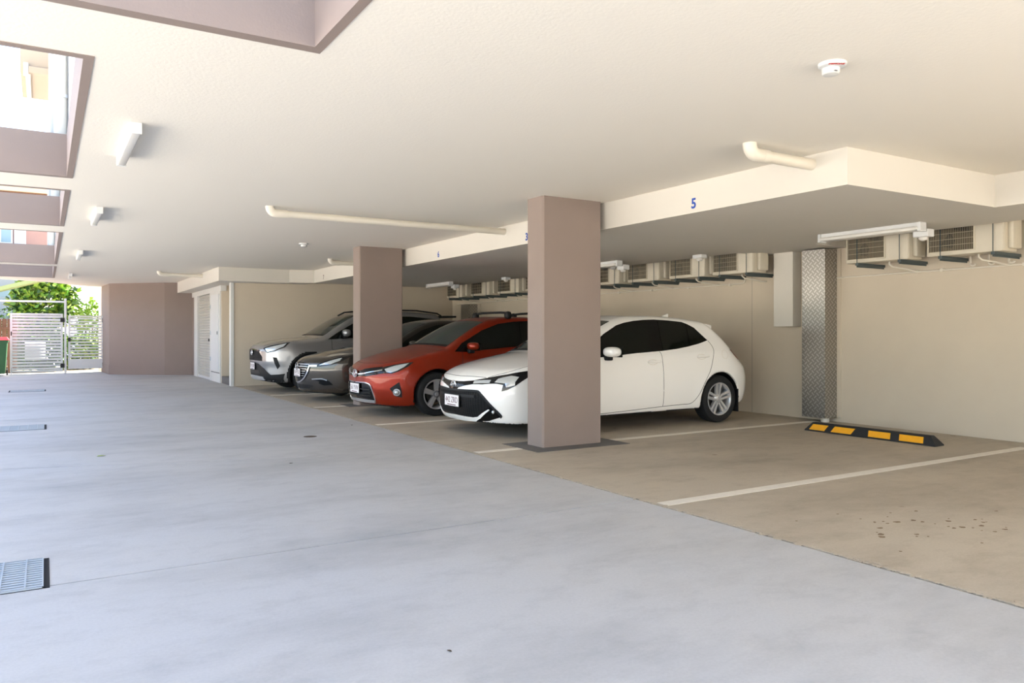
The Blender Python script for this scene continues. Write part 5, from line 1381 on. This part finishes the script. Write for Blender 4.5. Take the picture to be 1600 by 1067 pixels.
# ---------------------------------------------------------------- dark brown-grey hatchback
def brown_car():
    car = thing('hatchback_car', 'dark bronze grey hatchback between the red car and the silver car', 'car', (3.80, 13.5, 0), 'parked cars')
    sh = Shell(BROWN)
    car_body(sh, 'car_brown', car, 0.021)
    GR = [(0.047,0,0.70),(0.049,-0.134,0.692),(0.086,-0.31,0.672),(0.113,-0.393,0.641),(0.088,-0.353,0.524),(0.069,-0.293,0.456),(0.051,-0.229,0.402),(0.033,-0.139,0.361),(0.024,-0.05,0.345),(0.02,0,0.342)]
    HL = [(0.193,-0.538,0.641),(0.226,-0.573,0.681),(0.379,-0.691,0.739),(0.587,-0.779,0.789),(0.70,-0.816,0.798),(0.546,-0.812,0.718),(0.378,-0.74,0.647),(0.212,-0.571,0.616)]
    LE = [(0.219,-0.574,0.645),(0.374,-0.709,0.718),(0.554,-0.788,0.768),(0.507,-0.797,0.719),(0.367,-0.73,0.662)]
    FO = [(0.137,-0.433,0.403),(0.266,-0.632,0.416),(0.345,-0.707,0.374),(0.405,-0.748,0.31),(0.281,-0.631,0.3),(0.217,-0.554,0.334),(0.226,-0.573,0.364)]
    g = sh.patch('grille', full(GR), 'gloss_black', car, 0.004, D=(-1, 0, 0), cell=0.05)
    for k in range(6):
        z = 0.655 - 0.04*k; w = 0.37 - 0.026*k
        sh.strip('grille_bar', [(0.11,w,z),(0.04,w/2,z),(0.0,0,z),(0.04,-w/2,z),(0.11,-w,z)], 0.008, 'alloy', g, 0.010, D=(-1, 0, 0))
    rim = [(0.113,-0.397,0.645),(0.10,-0.378,0.585),(0.088,-0.353,0.524),(0.069,-0.293,0.45),(0.051,-0.229,0.396),(0.033,-0.139,0.355),(0.024,-0.05,0.34),(0.02,0,0.338)]
    sh.strip('grille_wing', rim + list(reversed(mirror(rim)))[1:], 0.026, 'chrome', car, 0.018, D=(-1, 0, 0), smooth=3)
    for s in (1, -1):
        sh.strip('grille_wing', sided([(0.113,-0.39,0.628),(0.15,-0.47,0.632),(0.196,-0.543,0.634)], s), 0.028, 'chrome', car, 0.016, D=(-0.9, -0.4*s, 0))
        h = sh.patch('headlight', sided(HL, s), 'lamp_dark', car, 0.005, D=(-0.55, -0.75*s, 0.3), cell=0.05)
        sh.patch('main_lens', sided(LE, s), 'lamp_lens', h, 0.010, D=(-0.55, -0.75*s, 0.3), cell=0.05)
        sh.patch('fog_lamp_surround', sided(FO, s), 'gloss_black', car, 0.006, D=(-0.7, -0.7*s, 0), cell=0.05)
        sh.strip('fog_lamp_trim', sided([(0.14,-0.438,0.402),(0.20,-0.55,0.409),(0.262,-0.625,0.411),(0.322,-0.688,0.388)], s), 0.016, 'chrome', car, 0.016, D=(-0.8, -0.6*s, 0))
        DLO = sided([(1.55,-0.80,0.92),(1.75,-0.74,1.06),(2.1,-0.66,1.24),(2.4,-0.61,1.33),(2.7,-0.59,1.365),(3.1,-0.60,1.36),(3.5,-0.65,1.27),(3.8,-0.73,1.12),(3.4,-0.78,1.03),(2.5,-0.80,0.96)], s)
        sh.patch('side_windows', DLO, 'glass_dark', car, 0.004, D=(0, -0.93*s, 0.36), cell=0.12)
        side_mirror(sh, car, (1.82, 0.80, 0.98), (0.075, 0.115, 0.06), 'car_brown', -s)
        sh.strip('door_gap', sided([(1.6,-0.81,0.9),(1.6,-0.85,0.7),(1.62,-0.86,0.5),(1.7,-0.84,0.23)], s), 0.006, 'gap', car, 0.001, D=(0, -s, 0))
        sh.strip('bonnet_gap', sided([(0.28,-0.58,0.74),(0.6,-0.72,0.82),(1.0,-0.77,0.9),(1.35,-0.77,0.95)], s), 0.006, 'gap', car, 0.001, D=(0, -0.5*s, 0.86))
    sh.patch('lower_intake', full([(0.03,0,0.30),(0.042,-0.157,0.305),(0.106,-0.34,0.304),(0.15,-0.44,0.28),(0.12,-0.36,0.235),(0.06,-0.15,0.23),(0.05,0,0.23)]), 'trim_black', car, 0.004, D=(-1, 0, 0), cell=0.06)
    ring_emblem(car, -0.004, 0.615, 0.075, 0.058, 'wings')
    number_plate(sh, car, 0.505, '118 YSX', x_extra=-0.014)
    windscreen(sh, car, 1.40, 2.18, 0.66, 0.54)
    add_wheels(sh, car, 0.225, 'dark')
brown_car()

# ---------------------------------------------------------------- silver sport utility car
def silver_car():
    car = thing('suv_car', 'silver grey sport utility car parked furthest along by the end wall', 'car', (3.65, 16.2, 0), 'parked cars')
    sh = Shell(SILVER)
    car_body(sh, 'car_silver', car, 0.022, cladding=0.06)
    HL = [(0.082,-0.545,0.889),(0.293,-0.758,0.966),(0.538,-0.836,1.007),(0.431,-0.862,0.916),(0.25,-0.799,0.833),(0.125,-0.675,0.799)]
    LE = [(0.103,-0.609,0.881),(0.286,-0.785,0.944),(0.472,-0.836,0.987),(0.401,-0.852,0.924),(0.243,-0.793,0.85),(0.131,-0.683,0.816)]
    g = sh.patch('grille', full([(0.009,0,0.862),(0.006,-0.092,0.860),(0.025,-0.371,0.85),(0.06,-0.535,0.72),(0.06,-0.534,0.635),(0.03,-0.3,0.64),(0.0,0,0.645)]), 'honeycomb', car, 0.004, D=(-1, 0, 0), cell=0.06)
    sh.strip('grille_bar', [(0.03,0.42,0.84),(0.0,0,0.86),(0.03,-0.42,0.84)], 0.03, 'gloss_black', g, 0.014, D=(-1, 0, 0))
    sh.patch('lower_bumper', full([(0.0,0,0.60),(0.008,-0.081,0.60),(0.028,-0.354,0.581),(0.093,-0.569,0.486),(0.188,-0.719,0.365),(0.325,-0.828,0.374),(0.429,-0.87,0.39),(0.435,-0.847,0.225),(0.228,-0.688,0.222),(0.1,-0.3,0.25),(0.08,0,0.255)]), 'trim_black', car, 0.006, D=(-1, 0, 0), cell=0.06)
    sh.patch('lower_intake', full([(0.03,0,0.45),(0.05,-0.38,0.44),(0.07,-0.42,0.38),(0.03,0,0.37)]), 'black', car, 0.010, D=(-1, 0, 0), cell=0.06)
    sh.patch('skid_plate', full([(0.03,0,0.335),(0.038,-0.25,0.335),(0.088,-0.521,0.325),(0.121,-0.555,0.258),(0.09,-0.25,0.255),(0.08,0,0.255)]), 'alloy', car, 0.016, D=(-1, 0, 0), cell=0.06)
    for s in (1, -1):
        h = sh.patch('headlight', sided(HL, s), 'lamp_dark', car, 0.005, D=(-0.55, -0.75*s, 0.3), cell=0.05)
        sh.patch('main_lens', sided(LE, s), 'lamp_lens', h, 0.010, D=(-0.55, -0.75*s, 0.3), cell=0.05)
        sh.patch('fog_lamp_slot', sided([(0.215,-0.773,0.716),(0.278,-0.817,0.708),(0.338,-0.842,0.541),(0.295,-0.815,0.475),(0.244,-0.791,0.592)], s), 'trim_black', car, 0.006, D=(-0.6, -0.8*s, 0), cell=0.05)
        DLO = sided([(1.30,-0.86,1.07),(1.5,-0.80,1.19),(1.85,-0.73,1.38),(2.1,-0.69,1.48),(2.5,-0.66,1.55),(3.2,-0.67,1.55),(3.8,-0.70,1.49),(4.0,-0.76,1.32),(3.9,-0.80,1.2),(2.6,-0.83,1.11)], s)
        sh.patch('side_windows', DLO, 'glass_dark', car, 0.004, D=(0, -0.93*s, 0.36), cell=0.12)
        side_mirror(sh, car, (1.66, 0.85, 1.18), (0.085, 0.125, 0.075), 'car_silver', -s)
        sh.strip('door_gap', sided([(1.38,-0.87,1.07),(1.38,-0.90,0.85),(1.40,-0.90,0.6),(1.42,-0.9,0.42)], s), 0.007, 'gap', car, 0.001, D=(0, -s, 0))
        sh.strip('bonnet_gap', sided([(0.12,-0.5,0.96),(0.4,-0.74,1.0),(0.8,-0.80,1.06),(1.12,-0.80,1.1)], s), 0.007, 'gap', car, 0.001, D=(0, -0.5*s, 0.86))
        z = 1.70
        bm = new_bm(); tube(bm, [(2.0, -s*0.60, 1.585), (2.15, -s*0.60, 1.66), (2.5, -s*0.60, 1.70), (3.4, -s*0.60, 1.69), (3.9, -s*0.60, 1.635), (4.0, -s*0.60, 1.58)], 0.018, 8); obj('roof_rail', bm, 'trim_black', car, True, local=True)
    ring_emblem(car, -0.02, 0.80, 0.075, 0.052, 'ovals')
    number_plate(sh, car, 0.525, '739 ZKB', x_extra=0.01)
    windscreen(sh, car, 1.14, 1.93, 0.74, 0.60)
    bm = new_bm(); box(bm, 4.05, 4.38, -0.62, 0.62, 1.545, 1.585, 0.012); obj('roof_spoiler', bm, 'trim_black', car, local=True)
    add_wheels(sh, car, 0.225, 'dark')
silver_car()
